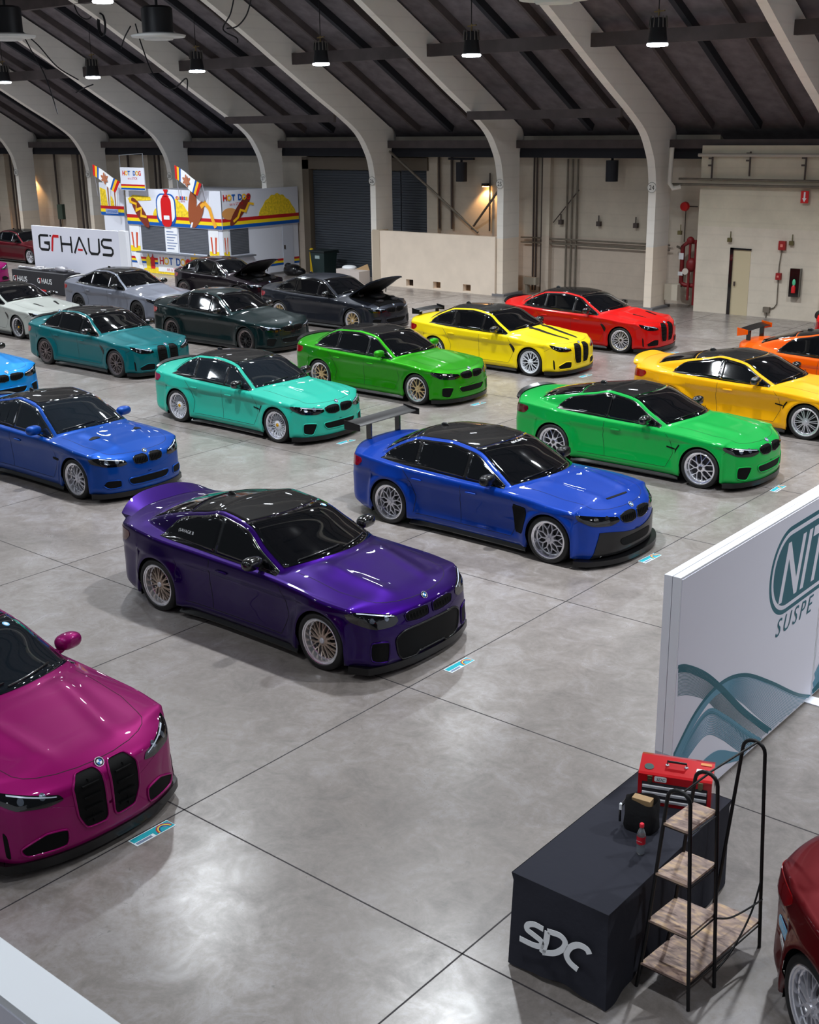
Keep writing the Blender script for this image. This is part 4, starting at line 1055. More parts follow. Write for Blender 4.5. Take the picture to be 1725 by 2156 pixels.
        for sg in (-1, 1):
            ep = MB(); ep.prism([(-ch*.6, -.06 if not gts else -.1), (ch*.62, -.05), (ch*.62, .045), (-ch*.62, .085)], (xc, sg*half, zt-.01), (1, 0, 0), (0, 0, 1), (0, sg, 0), .012)
            part('end_plate', ep, CARBON if not gts else paintm, wg)
            st = MB(); st.box(xc-.03, sg*.34-.012, zd-.03, xc+.07, sg*.34+.012, zt+.005); part('wing_strut', st, BLK, wg)
    # --- extras
    if 'hoodstripes' in opts:
        for sg in (-1, 1): G('hood_stripe', ('hs', sg), lambda: c.star([(c.xwb-.06, sg*.17), (c.xwb-.06, sg*.33), (.2, sg*.27), (c.xf-.25, sg*.20), (c.xf-.28, sg*.13), (.2, sg*.15)], c.top_frame(), .003, chaikin=1), MESHB, root, 60)
    if 'hoodvents' in opts:
        for sg in (-1, 1): G('hood_vent', ('hv', sg), lambda: c.star([(-.02, sg*.33), (.03, sg*.36), (-.02, sg*.50), (-.07, sg*.52), (-.09, sg*.42)], c.top_frame(), .006, chaikin=1), MESHB, root, 60)
    if 'hoodslots' in opts:
        for sg in (-1, 1): G('hood_vent', ('hl2', sg), lambda: c.star([(.0, sg*.30), (.34, sg*.24), (.36, sg*.28), (.02, sg*.38)], c.top_frame(), .006, chaikin=1), MESHB, root, 60)
    if 'hoodslot' in opts: G('hood_vent', ('hc',), lambda: c.star([(.44, -.24), (.47, -.24), (.50, .24), (.47, .24)], c.top_frame(), .005, chaikin=1), MESHB, root, 60)
    if 'openhood' in opts:
        xa, xb = c.xwb+.02, c.xf-.17
        eb = G('engine_bay', ('eb',), lambda: c.grid_patch(lambda u, v: (xa+(xb-xa)*u, (v*2-1)*(.66-.12*u*u), 4), 10, 14, (0, 0, -1), .006), DARK, root, 40)
        mb = MB(); z0 = .93
        for (x, y, sx, sy, h) in ((.05, 0, .3, .22, .06), (.5, .3, .08, .12, .04), (.5, -.3, .08, .12, .04), (-.15, .42, .12, .1, .05), (-.15, -.42, .12, .1, .05), (.3, .44, .1, .09, .05)):
            zz = float(c.top(np.array([x]), np.array([abs(y)+.01]))[0]); mb.ell((x, y, zz+h*.2), (sx, sy, h), 14, 8, .5)
        part('engine_cover', mb, mat('engine_plastic', (38, 38, 42), .35, .3), eb, 40)
        ang = math.radians(38); V = []; nu, nv = 14, 14
        hx0, hz0 = xa, float(c.top(np.array([xa]), np.array([.01]))[0])
        for i in range(nu+1):
            for j in range(nv+1):
                u = i/nu; v = j/nv; p, _ = c.cast((xa+(xb-xa)*u, (v*2-1)*(.68-.16*u**3), 4), (0, 0, -1), .0)
                dx, dz = p.x-hx0, p.z-hz0; V.append((hx0+dx*math.cos(ang)-dz*math.sin(ang), p.y, hz0+.03+dx*math.sin(ang)+dz*math.cos(ang)))
        q = nv+1; V2 = [(x+.02, y, z-.035) for x, y, z in V]; o = len(V)
        F = [(i*q+j, (i+1)*q+j, (i+1)*q+j+1, i*q+j+1) for i in range(nu) for j in range(nv)]
        Fb = [tuple(o+a for a in f[::-1]) for f in F]; loop = [i*q for i in range(nu+1)]+[nu*q+j for j in range(1, nv+1)]+[i*q+nv for i in range(nu-1, -1, -1)]+[j for j in range(nv-1, 0, -1)]
        L = len(loop); Fs = [(loop[i], o+loop[i], o+loop[(i+1) % L], loop[(i+1) % L]) for i in range(L)]
        hm = MB(); hm.add(V+V2, F+Fb+Fs); ho = part('open_hood', hm, paintm, root, 50)
        un = MB(); un.add([(x+.022, y*.9, z-.037) for x, y, z in V], F); part('hood_underside', un, mat('hood_liner', (16, 16, 18), .7), ho, 60)
        for sg in (-1, 1):
            st = MB(); st.bar((xa+.35, sg*.60, hz0-.04), (xa+.42, sg*.58, hz0+.30), .02); part('hood_strut', st, BLK, ho)
    # wheels
    wm = wmats or (SILVER, CHROME, BLK)
    for i, xa in enumerate((0, -WB)):
        for sg in (-1, 1):
            hw_ = float(c.W(xa))+KINDS[K].get('flare', .02)-.018
            add_wheel(root, xa, sg, hw_, wheels, wm, sg < 0, .3*i+.1*len(CARS), wlabel)
    return root, c

def hub(x, y): return (x, y)
# front-axle ground point: x of the hub, y of the near side plus half width
def at(hx, hy, kind): return (hx, hy+KINDS[kind]['hw']-.02, 0)

P_ = paint
CARROOT = {}
def CAR(key, *a, **k):
    r, c = make_car(*a, **k); CARROOT[key] = (r, c); return r
CAR('purple', 'G87', P_('deep_purple', (35, 0, 84), .9, .3), at(-1.03, 2.80, 'G87'), 'dark purple coupe with black roof and gold centred wheels, nearest full car in the middle', front='M2', wheels=((12, 'Y'), 'deep'), wmats=(BRONZE, CHROME, SILVER), opts=('ducktail',), tail=REDDK)
CAR('blue', 'F80W', P_('royal_blue', (0, 50, 142), .2, .33), at(-.94, 7.11, 'F80W'), 'royal blue sedan with tall black rear wing and black splitter', front='F', wheels=((10, 'W'), 'deep'), wmats=(SILVER, CHROME, SILVER), opts=('gtwing', 'bigvent', 'bigsplitter', 'carbonjaw', 'nosideintake', 'smoked', 'hoodslot', 'nolip'), mirror=CARBON)
CAR('green', 'F82', P_('signal_green', (0, 150, 60), .1, .35), at(-.95, 11.49, 'F82'), 'bright green coupe with black roof and polished wheels behind the blue winged sedan', front='F', wheels=((7, 'Y'), 'deep'), wmats=(CHROME, CHROME, BLK), opts=('fender_vent',), tail=REDDK)
CAR('yellow', 'F82', P_('golden_yellow', (226, 160, 0), .05, .35), at(-.85, 15.50, 'F82'), 'golden yellow coupe with black roof at the right edge, beyond the bright green coupe', front='F', wheels=((10, 'S'), 'mid'), wmats=(SILVER, CHROME, SILVER), opts=('fender_vent', 'bodylip'))
CAR('orange', 'E92', P_('bright_orange', (226, 88, 0), .1, .35), at(-.15, 18.72, 'E92'), 'orange coupe with black wing cut by the right edge, beyond the golden yellow coupe', front='E', wheels=((10, 'S'), 'mid'), wmats=(DARKW, DARKW, DARKW), opts=('gtswing', 'nolip'), mirror=BLK)
CAR('red', 'G80', P_('bright_red', (184, 6, 4), .15, .35), at(-8.09, 21.19, 'G80'), 'bright red sedan with black roof and hood vents parked nearest the back wall', front='G', wheels=((12, 'Y'), 'deep'), wmats=(SILVER, CHROME, BLK), opts=('hoodslots',))
CAR('lemon', 'G80', P_('lemon_yellow', (228, 200, 10), .1, .4), at(-8.28, 17.40, 'G80'), 'lemon yellow sedan with two black hood stripes and small black wing', front='G', wheels=((10, 'V'), 'flat'), wmats=(WHITEW, WHITEW, WHITEW), opts=('hoodstripes', 'smallwing', 'nolip'))
CAR('lime', 'F80', P_('metallic_lime', (36, 140, 8), .5, .3), at(-8.49, 13.48, 'F80'), 'metallic lime green sedan with gold wheels and black roof, in front of the lemon sedan', front='F', wheels=((8, 'Y'), 'deep'), wmats=(GOLD, CHROME, GOLD), opts=('smoked',), mirror=P_('metallic_lime', (48, 168, 14)))
CAR('mint', 'F80', P_('mint_turquoise', (34, 160, 140), .05, .38), at(-8.57, 9.45, 'F80'), 'mint turquoise sedan with white lace wheels and gold centre caps', front='F', wheels=((20, 'L'), 'deep'), wmats=(WHITEW, CHROME, mat('gold_cap', (220, 165, 30), .25, .8)), opts=('fender_vent',), glass=CLEARGLASS)
CAR('e92', 'E92', P_('azure_blue', (0, 60, 142), .35, .33), at(-8.54, 4.97, 'E92'), 'azure blue coupe with dark roof and hood vents cut by the left edge', front='E', wheels=((10, 'Y'), 'deep'), wmats=(SILVER, CHROME, SILVER), opts=('hoodvents',), mirror=P_('azure_blue', (0, 0, 0)), glass=CLEARGLASS)
CAR('teal', 'G80', P_('dark_teal', (0, 90, 96), .35, .33), at(-16.14, 11.50, 'G80'), 'dark teal sedan with black roof and grey wheels behind the mint sedan', front='G', wheels=((10, 'V'), 'flat'), wmats=(GREYW, GREYW, GREYW))
CAR('forest', 'F90', P_('blackish_green', (4, 26, 28), .5, .33), at(-16.03, 15.58, 'F90'), 'very dark green large sedan parked beyond the teal sedan', front='F', wheels=((5, 'X'), 'flat'), wmats=(DARKW, GREYW, DARKW), roof=P_('blackish_green', (0, 0, 0)))
CAR('charcoal', 'F90', P_('charcoal_blue', (31, 34, 42), .5, .33), at(-15.95, 19.65, 'F90'), 'charcoal grey sedan with raised hood and silver wheels', front='F', wheels=((10, 'S'), 'flat'), wmats=(GOLD, SILVER, SILVER), opts=('openhood', 'nolip'), roof=P_('charcoal_blue', (0, 0, 0)))
CAR('plum', 'HATCH', P_('blackish_plum', (18, 10, 18), .5, .3), at(-22.75, 21.42, 'HATCH'), 'near black hatchback with raised hood in front of the snack booth', front='F', wheels=((10, 'S'), 'flat'), wmats=(GREYW, GREYW, GREYW), opts=('openhood', 'nolip'), roof=P_('blackish_plum', (0, 0, 0)))
CAR('silver', 'F90', P_('silver_grey', (106, 110, 122), .4, .35), at(-22.61, 17.21, 'F90'), 'silver grey large sedan with black wheels in front of the white panel with black lettering', front='F', wheels=((5, 'X'), 'flat'), wmats=(DARKW, DARKW, DARKW))
CAR('pale', 'G82', P_('pale_grey', (150, 154, 150), .15, .38), at(-23.04, 13.31, 'G82'), 'pale grey coupe with vented hood cut by the left edge beyond the teal sedan', front='G', wheels=((10, 'Y'), 'deep'), wmats=(DARKW, CHROME, mat('gold_cap', (220, 165, 30))), opts=('hoodslots',))
CAR('farred', 'F80', P_('dark_cherry', (80, 6, 20), .4, .33), at(-40.08, 24.96, 'F80'), 'dark cherry sedan far left, partly behind the white panel with black lettering', front='F', wheels=((7, 'Y'), 'deep'), wmats=(CHROME, CHROME, CHROME))
CAR('magenta', 'G82', P_('magenta_pink', (134, 0, 90), .4, .3), (-.86, -.72, 0), 'magenta coupe with tall black grilles cut by the left edge, nearest the camera', front='G', wheels=((10, 'Y'), 'deep'), wmats=(SILVER, CHROME, SILVER), mirror=P_('magenta_pink', (0, 0, 0)), glass=CLEARGLASS)
CAR('darkred', 'OLD', P_('deep_red', (92, 5, 14), .4, .33), (7.98, -.47, 0), 'dark red coupe with small stickers on its rear corner, cut by the lower right edge', front='E', wheels=((10, 'Y'), 'mid'), wmats=(SILVER, CHROME, SILVER), opts=('nolip',), rz=math.radians(-40))
CAR('farrighted', 'G80', P_('bright_red', (0, 0, 0)), at(-.10, 23.15, 'G80'), 'red sedan tail showing at the right edge beyond the orange coupe', front='G', wheels=((10, 'X'), 'mid'), wmats=(SILVER, SILVER, SILVER))
CAR('lightblue', 'F80', P_('ocean_blue', (0, 122, 196), .35, .33), (-16.22, 8.22, 0), 'light blue sedan nose at the left edge beyond the azure blue coupe', front='F', wheels=((10, 'Y'), 'mid'), wmats=(SILVER, CHROME, SILVER))
CAR('farmagenta', 'G80', P_('magenta_pink', (0, 0, 0)), (-35.15, 19.55, 0), 'far magenta car nose at the left edge beside the black exhaust display table', front='G', wheels=((10, 'Y'), 'mid'), wmats=(CHROME, CHROME, CHROME))

# decals on the cars (vinyl lettering on glass, stickers)
def decal_text(key, txt, size, p, d, U, mat_, name='sticker_lettering'):
    r, c = CARROOT[key]; h, n = c.cast(p, d, .010); U = Vector(U); U = (U-n*U.dot(n)).normalized(); V = n.cross(U).normalized()
    part(name, text_mb(txt, size, h, U, V, n, ext=.001, sx=1.1), mat_, r)
def decal_disc(key, p, d, R, m_, name='round_sticker'):
    r, c = CARROOT[key]; h, n = c.cast(p, d, .008); U = n.orthogonal().normalized(); V = n.cross(U); mb = MB(); mb.prism(circle(0, 0, R, 24), h, U, V, n, .002); o = part(name, mb, m_, r)
    mb = MB(); mb.prism(circle(0, 0, R*.6, 20), h+n*.002, U, V, n, .001); part('sticker_centre', mb, WHITEP, o)
decal_text('blue', 'encore', .10, (-1.17, .02, 4), (0, 0, -1), (0, 1, 0), WHITEP)
decal_text('purple', '(SAVAGE B', .055, (-2.36, -2.5, 1.035), (0, 1, 0), (1, 0, 0), WHITEP)
SKYB = mat('sticker_blue', (120, 195, 235), .4)
decal_disc('purple', (-1.25, .47, 4), (0, 0, -1), .035, SKYB)
decal_disc('magenta', (-1.25, .47, 4), (0, 0, -1), .035, SKYB)
r_, c_ = CARROOT['darkred']
def sticker(x, y, z, w_, h_, m_, txt=None, tm=None, rnd=.03):
    d = Vector((.5, .86, 0)); h, n = c_.cast(Vector((x, y, z))-d*2, d, .006); U = Vector((0, 0, 1)).cross(n).normalized(); V = n.cross(U).normalized(); mb = MB()
    mb.prism(rrect(-w_/2, -h_/2, w_/2, h_/2, rnd), h, U, V, n, .003); o = part('bumper_sticker', mb, m_, r_)
    if txt: part('sticker_lettering', text_mb(txt, h_*.62, h-V*h_*.22, U, V, n, ext=.005, sx=.9), tm, o)
sticker(-3.22, -.84, .56, .24, .095, SKYB, 'NITRON', WHITEP, .04)
sticker(-3.22, -.84, .45, .22, .05, WHITEP, 'HOOSIER', BLACKP, .004)

# ---------------------------------------------------------------- white panels with teal artwork
PANW = mat('panel_fabric', (232, 232, 246), .6); PANE = mat('panel_frame_white', (232, 234, 242), .45)
TEAL = mat('teal_print', (6, 98, 116), .5); TEALL = mat('teal_print_soft', (96, 150, 176), .55)
def panel(x, y0, y1, H, label, name='exhibition_wall', art=None, th=.07):
    t = thing(name, (x, (y0+y1)/2, 0), label, 'display panel'); L = (y1-y0)/2
    mb = MB(); mb.box(-th, -L, .02, 0, L, H); part('frame', mb, PANE, t)
    mb = MB(); mb.box(-.001, -L+.02, .03, .004, L-.02, H-.02); part('fabric', mb, PANW, t)
    mb = MB(); mb.box(-th+.005, -L-.001, .65, -.005, -L+.001, .68); part('corner_joint', mb, mat('joint_grey', (180, 182, 196), .5), t)
    return t
NX = 3.40; FX = (NX+.0045, 0, 0)
p1 = panel(NX, 2.36, 5.40, 2.24, 'white panel with teal waves and logo beginning, nearer half of the branded wall')
p2 = panel(NX, 5.41, 8.45, 2.24, 'white panel with teal logo ending, farther half of the branded wall at the right edge')
p3 = panel(NX-.075, 2.36, 5.40, 2.24, 'plain white panel standing back to back behind the teal wave panel')
p4 = panel(NX-.075, 5.41, 8.45, 2.24, 'plain white panel back to back behind the far half of the branded wall')
def on_panel(mb, m, name, yc, tpar):
    rebase(mb, (NX, yc, 0)); return part(name, mb, m, tpar)
def clipY(poly, lo, hi):
    out = []
    for (a, b), (c_2, d_2) in zip(poly, poly[1:]+poly[:1]):
        pass
    return [(min(max(a, lo), hi), b) for a, b in poly]
oval = rrect(4.10, 1.24, 6.70, 2.10, .42, 14); oin = rrect(4.145, 1.285, 6.655, 2.055, .38, 14); oi2 = rrect(4.185, 1.325, 6.615, 2.015, .345, 14)
for tp, yc, lo, hi in ((p1, 3.88, 0, 5.395), (p2, 6.93, 5.415, 9)):
    for i, (pl, m_, nm) in enumerate(((oval, TEAL, 'logo_border'), (oin, PANW, 'logo_ring'), (oi2, TEAL, 'logo_field'))):
        mb = MB(); mb.prism(clipY(pl, lo, hi), (NX+.004+.001*i, 0, 0), (0, 1, 0), (0, 0, 1), (1, 0, 0), .001); on_panel(mb, m_, nm, yc, tp)
def letters(txt, size, y, z, tp, yc, m_, shear=.25, sx=1, track=1, ext=.008, off=0):
    mb = text_mb(txt, size, (NX, y, z), (0, 1, 0), (0, 0, 1), (1, 0, 0), 'LEFT', shear, ext, off, sx, track); on_panel(mb, m_, 'lettering', yc, tp)
letters('NIT', .80, 4.30, 1.39, p1, 3.88, PANW, .3, .78, 1.0, .0075, .012)
letters('RON', .80, 5.45, 1.39, p2, 6.93, PANW, .3, .78, 1.0, .0075, .012)
letters('SUSPE', .25, 4.32, 1.045, p1, 3.88, TEAL, .3, 1.0, 1.38)
letters('NSION', .25, 5.44, 1.045, p2, 6.93, TEAL, .3, 1.0, 1.38)
# wave bundles: fine printed lines between two curves
LIFT = [0]
def bundle(A, B, n, m_, tp, yc, w0=.006, lo=2.385, hi=5.395):
    A = smooth_curve(A, 8); B = smooth_curve(B, 8); mb = MB()
    for i in range(n):
        t = i/(n-1); L = [(a[0]*(1-t)+b[0]*t, a[1]*(1-t)+b[1]*t) for a, b in zip(A, B)]
        run = []
        for q in L+[None]:
            if q is not None and lo <= q[0] <= hi and .035 < q[1]: run.append(q)
            else:
                if len(run) > 1: LIFT[0] += .00002; mb.stroke(run, w0*(1+.8*(t < .12)), (NX+.0042+LIFT[0], 0, 0), (0, 1, 0), (0, 0, 1), (1, 0, 0), .0012)
                run = []
    on_panel(mb, m_, 'wave_print', yc, tp)
C1 = [(2.34, 1.49), (2.54, 1.43), (2.9, 1.23), (3.26, .96), (3.79, .52), (4.44, .05), (4.6, -.05)]
C1b = [(2.34, 1.22), (2.6, 1.14), (2.95, .95), (3.25, .70), (3.6, .40), (3.95, .08), (4.1, -.05)]
C2 = [(2.33, .62), (2.75, .92), (3.2, 1.02), (3.7, .92), (4.3, .62), (5.0, .22), (5.42, .03)]
C2b = [(2.33, .40), (2.75, .80), (3.2, .92), (3.6, .70), (4.0, .40), (4.4, .10), (4.7, -.08)]
C3 = [(2.32, .42), (2.65, .72), (3.0, .84), (3.36, .64), (3.83, .30), (4.18, .06), (4.3, -.03)]
C3b = [(2.32, .36), (2.7, .54), (3.0, .60), (3.3, .44), (3.65, .18), (3.9, .0), (4.1, -.08)]
C4 = [(2.36, .02), (2.8, .16), (3.2, .18), (3.6, .08), (3.8, .0), (4.0, -.05), (4.2, -.1)]
def sh(C_, dy): return [(a+dy, b) for a, b in C_]
bundle(C1, C1b, 26, TEAL, p1, 3.88, .004); bundle(C2, C2b, 30, TEALL, p1, 3.88, .005); bundle(C2, [(a, b-.03) for a, b in C2], 5, TEAL, p1, 3.88, .006)
bundle(C1, [(a-.02, b-.05) for a, b in C1], 7, TEAL, p1, 3.88, .008); bundle(C3, [(a, b-.05) for a, b in C3], 7, TEAL, p1, 3.88, .008); bundle(C3, C3b, 16, TEALL, p1, 3.88, .007)
bundle([(2.36, .14), (2.8, .32), (3.2, .34), (3.6, .16), (3.9, .0)], C4[:5], 14, TEALL, p1, 3.88, .014)
bundle([(5.1, .02), (5.5, .3), (6.0, .62), (6.6, .7), (7.2, .5), (7.9, .15)], [(5.2, .0), (5.6, .1), (6.1, .35), (6.7, .45), (7.3, .3), (8.0, .0)], 22, TEALL, p2, 6.93, .008, 5.415, 8.4)
bundle([(5.3, .06), (5.7, .14), (6.1, .22), (6.6, .5), (7.2, .8)], [(5.35, .0), (5.8, .05), (6.2, .12), (6.7, .4), (7.3, .66)], 12, TEAL, p2, 6.93, .01, 5.415, 8.4)
mb = MB(); mb.prism(rrect(-.06, -.17, .28, -.0, .05), (NX+.01, 5.44, .001), (1, 0, 0), (0, 1, 0), (0, 0, 1), .012); solo('panel_foot', mb, PANE, (NX+.1, 5.36, 0), 'flat white foot plate on the floor under the seam of the branded wall', 'foot plate')
# blurred white panel close to the camera
t = thing('exhibition_wall', (1.5, -3.6, 0), 'plain white panel close to the camera across the lower left corner', 'display panel')
mb = MB(); mb.box(-5, -.09, .02, 3.8, .12, 2.25); part('frame', mb, mat('near_panel_white', (236, 240, 246), .5), t)
mb = MB(); mb.box(-4.98, -.095, .04, 3.78, -.09, 2.2); part('fabric', mb, PANW, t)

# ---------------------------------------------------------------- cloth covered table
X0, X1, Y0, Y1, ZT = 3.375, 4.145, .13, 1.93, .745
CLOTH = mat('black_cloth', (46, 47, 56), .9, spec=.2, bump=.25, nscale=9)
t = thing('folding_table', ((X0+X1)/2, (Y0+Y1)/2, 0), 'folding table hidden beneath the black cloth', 'table')
mb = MB(); mb.box(-.36, -.88, .70, .36, .88, .738); part('tabletop', mb, mat('table_grey', (120, 120, 122), .6), t)
for a in (-.3, .3):
    for b in (-.75, .75): mb = MB(); mb.bar((a, b, 0), (a, b, .70), .03); part('leg', mb, SILVER, t)
mb = MB(); n = 160; per = []
L1, L2 = X1-X0, Y1-Y0; tot = 2*(L1+L2)
def rectpt(s_):
    s_ %= tot
    if s_ < L1: return X0+s_, Y0, 0, -1
    s_ -= L1
    if s_ < L2: return X1, Y0+s_, 1, 0
    s_ -= L2
    if s_ < L1: return X1-s_, Y1, 0, 1
    s_ -= L1; return X0, Y1-s_, -1, 0
rows = 12; V = []
for j in range(rows+1):
    t_ = j/rows
    for i in range(n):
        s_ = tot*i/n; x, y, nx, ny = rectpt(s_)
        cd = min(abs(s_-q) for q in (0, L1, L1+L2, 2*L1+L2, tot)); cor = math.exp(-(cd/.16)**2)
        cx_, cy_ = ((x-(X0+X1)/2)/(L1/2), (y-(Y0+Y1)/2)/(L2/2)); nx2 = nx*(1-cor)+cor*cx_*.7; ny2 = ny*(1-cor)+cor*cy_*.7
        out = .003+t_*(.006+.012*math.sin(s_*9.0)+.008*math.sin(s_*23+1))+cor*t_*.0-(.02*cor*(1-t_))
        z = ZT+.006-(ZT-.006)*t_*(1.0-.045*cor*0)+(.035*abs(math.sin(s_*4))*t_**3 if t_ > .5 else 0)*(1-cor)
        if j == 0: out = 0; z = ZT+.006
        V.append((x+nx2*out, y+ny2*out, max(z, .006)))
F = [(j*n+i, j*n+(i+1) % n, (j+1)*n+(i+1) % n, (j+1)*n+i) for j in range(rows) for i in range(n)]
mb.add(V, F)
gx, gy = 14, 30; TV = []
for i in range(gx+1):
    for j in range(gy+1):
        x = X0+.004+(L1-.008)*i/gx; y = Y0+.004+(L2-.008)*j/gy; e_ = min(i, gx-i, j, gy-j) == 0
        TV.append((x, y, ZT+.006-(.002 if e_ else 0)+(0 if e_ else .0022*math.sin(x*14+y*9)*math.sin(y*7))))
mb.add(TV, [(i*(gy+1)+j, (i+1)*(gy+1)+j, (i+1)*(gy+1)+j+1, i*(gy+1)+j+1) for i in range(gx) for j in range(gy)])
cl = solo('tablecloth', mb, CLOTH, ((X0+X1)/2, (Y0+Y1)/2, 0), 'black cloth over the long table, white hand painted letters on its end', 'tablecloth', smooth=50)
lm = MB(); OF = ((0, Y0-.034, 0), (1, 0, 0), (0, 0, 1), (0, -1, 0)); OF = tuple(Vector(q) for q in OF)
def slope_stroke(pts, w_):
    P = smooth_curve(pts, 5); lm.stroke(P, w_, *OF, .004)
slope_stroke([(3.67, .448), (3.60, .452), (3.545, .425), (3.54, .385), (3.60, .365), (3.655, .345), (3.655, .305), (3.59, .285), (3.48, .285)], .042)
slope_stroke([(3.705, .445), (3.695, .36), (3.665, .255)], .045); slope_stroke([(3.665, .262), (3.76, .30), (3.83, .37), (3.845, .43), (3.80, .46), (3.705, .448)], .042)
slope_stroke([(4.035, .425), (4.01, .455), (3.95, .455), (3.89, .41), (3.86, .34), (3.885, .29), (3.95, .262)], .044)
lm.v = [(x-(X0+X1)/2, y-(Y0+Y1)/2+(ZT-z)*-.012+.02*0, z) for x, y, z in lm.v]
part('painted_lettering', lm, WHITEP, cl)

# red tool chest
RED = mat('toolbox_red', (200, 14, 26), .28, .2, 1); t = thing('tool_chest', (3.60, 1.45, ZT+.0085), 'red metal tool chest with white drawer pulls on the black cloth', 'toolbox', rz=math.radians(21))
mb = MB(); mb.prism([(0, 0), (.24, 0), (.24, .30), (.19, .315), (.02, .26), (0, .25)], (0, 0, 0), (0, 1, 0), (0, 0, 1), (1, 0, 0), .54); part('body', mb, RED, t)
mb = MB(); mb.box(.03, -.004, .03, .51, 0, .19); part('drawer_recess', mb, mat('drawer_shadow', (20, 16, 26), .6), t)
for q in range(3):
    z = .035+.055*q; mb = MB(); mb.box(.035, -.012, z, .505, -.004, z+.022); mb.box(.035, -.020, z+.018, .505, -.010, z+.024); part('drawer_pull', mb, mat('pull_white', (245, 245, 250), .35), t)
for x in (.07, .44): mb = MB(); mb.box(x, -.010, .195, x+.035, 0, .245); mb.box(x+.006, -.016, .19, x+.029, -.006, .225); part('latch', mb, mat('latch_nickel', (150, 150, 120), .3, .9), t)
def lidp(x, v): return (x, .02+.17*v, .262+.055*v)
mb = MB(); mb.tube([lidp(.20, .55), (lidp(.20, .55)[0], lidp(.2, .55)[1]-.015, lidp(.2, .55)[2]+.035), (.34, lidp(.2, .55)[1]-.015, lidp(.2, .55)[2]+.035), lidp(.34, .55)], .009, 8); part('handle', mb, BLK, t, 60)
for x in (.20, .34): mb = MB(); mb.ell(lidp(x, .52), (.016, .016, .01)); part('handle_mount', mb, CHROME, t, 60)
lu = Vector((0, .17, .055)).normalized(); ln = Vector((0, -.055, .17)).normalized()
mb = MB(); mb.prism(circle(0, 0, .035, 24, .03), Vector(lidp(.07, .3)), (1, 0, 0), lu, ln, .002); part('round_sticker', mb, mat('sticker_green', (20, 70, 66), .5), t)
mb = MB(); mb.prism(rrect(-.035, -.018, .035, .018, .008), Vector(lidp(.45, .45)), (1, 0, 0), lu, ln, .002); part('lid_sticker', mb, WHITEP, t)
mb = MB(); mb.prism(rrect(-.04, -.012, .04, .012, .004), Vector(lidp(.48, .85)), (1, 0, 0), lu, ln, .002); part('lid_sticker', mb, mat('sticker_orange', (225, 140, 70), .5), t)
mb = MB(); mb.prism(rrect(-.045, -.02, .045, .022, .01), (.165, -.001, .222), (1, 0, 0), (0, 0, 1), (0, -1, 0), .002); st_ = part('front_sticker', mb, WHITEP, t)
part('sticker_lettering', text_mb('SDC', .035, (.165, -.004, .21), (1, 0, 0), (0, 0, 1), (0, -1, 0), shear=.3, ext=.001), BLACKP, st_)
# black bag and cardboard box in it
t = thing('tote_bag', (3.80, 1.16, ZT+.0085), 'small slouching black bag open on the cloth before the tool chest', 'bag', rz=math.radians(8)); t.scale = (1.2, 1.2, 1.15)
V = []; N_ = 28; prof = [(0, .9), (.02, 1.0), (.10, 1.03), (.18, .97), (.215, .90), (.205, .86), (.10, .84), (.03, .8)]
for z, sc in prof:
    for k_ in range(N_):
        a = 2*PI*k_/N_; ca, sa = math.cos(a), math.sin(a); rr = 1/max(abs(ca)**4+abs(sa)**4, 1e-6)**.25
        V.append((.10*rr*ca*sc+.006*math.sin(3*a+z*30), .07*rr*sa*sc, z+(.012*math.sin(2*a) if z > .15 else 0)))
mb = MB(); mb.add(V, [(i*N_+k_, i*N_+(k_+1) % N_, (i+1)*N_+(k_+1) % N_, (i+1)*N_+k_) for i in range(len(prof)-1) for k_ in range(N_)]+[tuple(range(N_-1, -1, -1))]); part('bag_body', mb, mat('bag_black', (14, 15, 18), .7, bump=.4, nscale=15), t, 60)
mb = MB(); mb.tube([(-.09, -.02, .2), (-.125, -.04, .13), (-.12, -.05, .04)], .008, 6); part('strap', mb, BLK, t, 60)
mb = MB(); mb.box(-.128, -.05, .12, -.112, -.03, .16); part('strap_clip', mb, WHITEP, t)
mb = MB(); mb.box(-.07, -.035, -.09, .07, .035, .10); o = solo('cardboard_box', mb, mat('cardboard_tan', (168, 138, 100), .8), (0, 0, 0), 'small tan cardboard box standing inside the black bag', 'box'); o.location = (3.80, 1.16, ZT+.16); o.rotation_euler = (0, 0, math.radians(8))
# drink bottle
t = thing('drink_bottle', (3.955, .875, ZT+.0085), 'clear plastic drink bottle with red cap and red label on the cloth', 'bottle')
pet = mat('clear_plastic', (205, 212, 216), .08, trans=.85, coat=.5)
mb = MB(); mb.lathe([(.001, .004), (.022, 0), (.030, .012), (.031, .05), (.028, .07), (.031, .09), (.031, .14), (.029, .165), (.018, .195), (.012, .205), (.012, .222)], 28); part('bottle_body', mb, pet, t, 50)
mb = MB(); mb.lathe([(.0315, .085), (.0318, .145)], 28); lb = part('bottle_label', mb, mat('label_red', (205, 30, 48), .4), t, 50)
part('label_lettering', text_mb('Coca-Cola', .0105, (0, -.0322, .11), (1, 0, 0), (0, 0, 1), (0, -1, 0), ext=.001), WHITEP, lb)
mb = MB(); mb.lathe([(.0155, .212), (.016, .216), (.016, .236), (.014, .24), (.001, .24)], 24); part('bottle_cap', mb, mat('cap_red', (225, 40, 60), .35), t, 40)

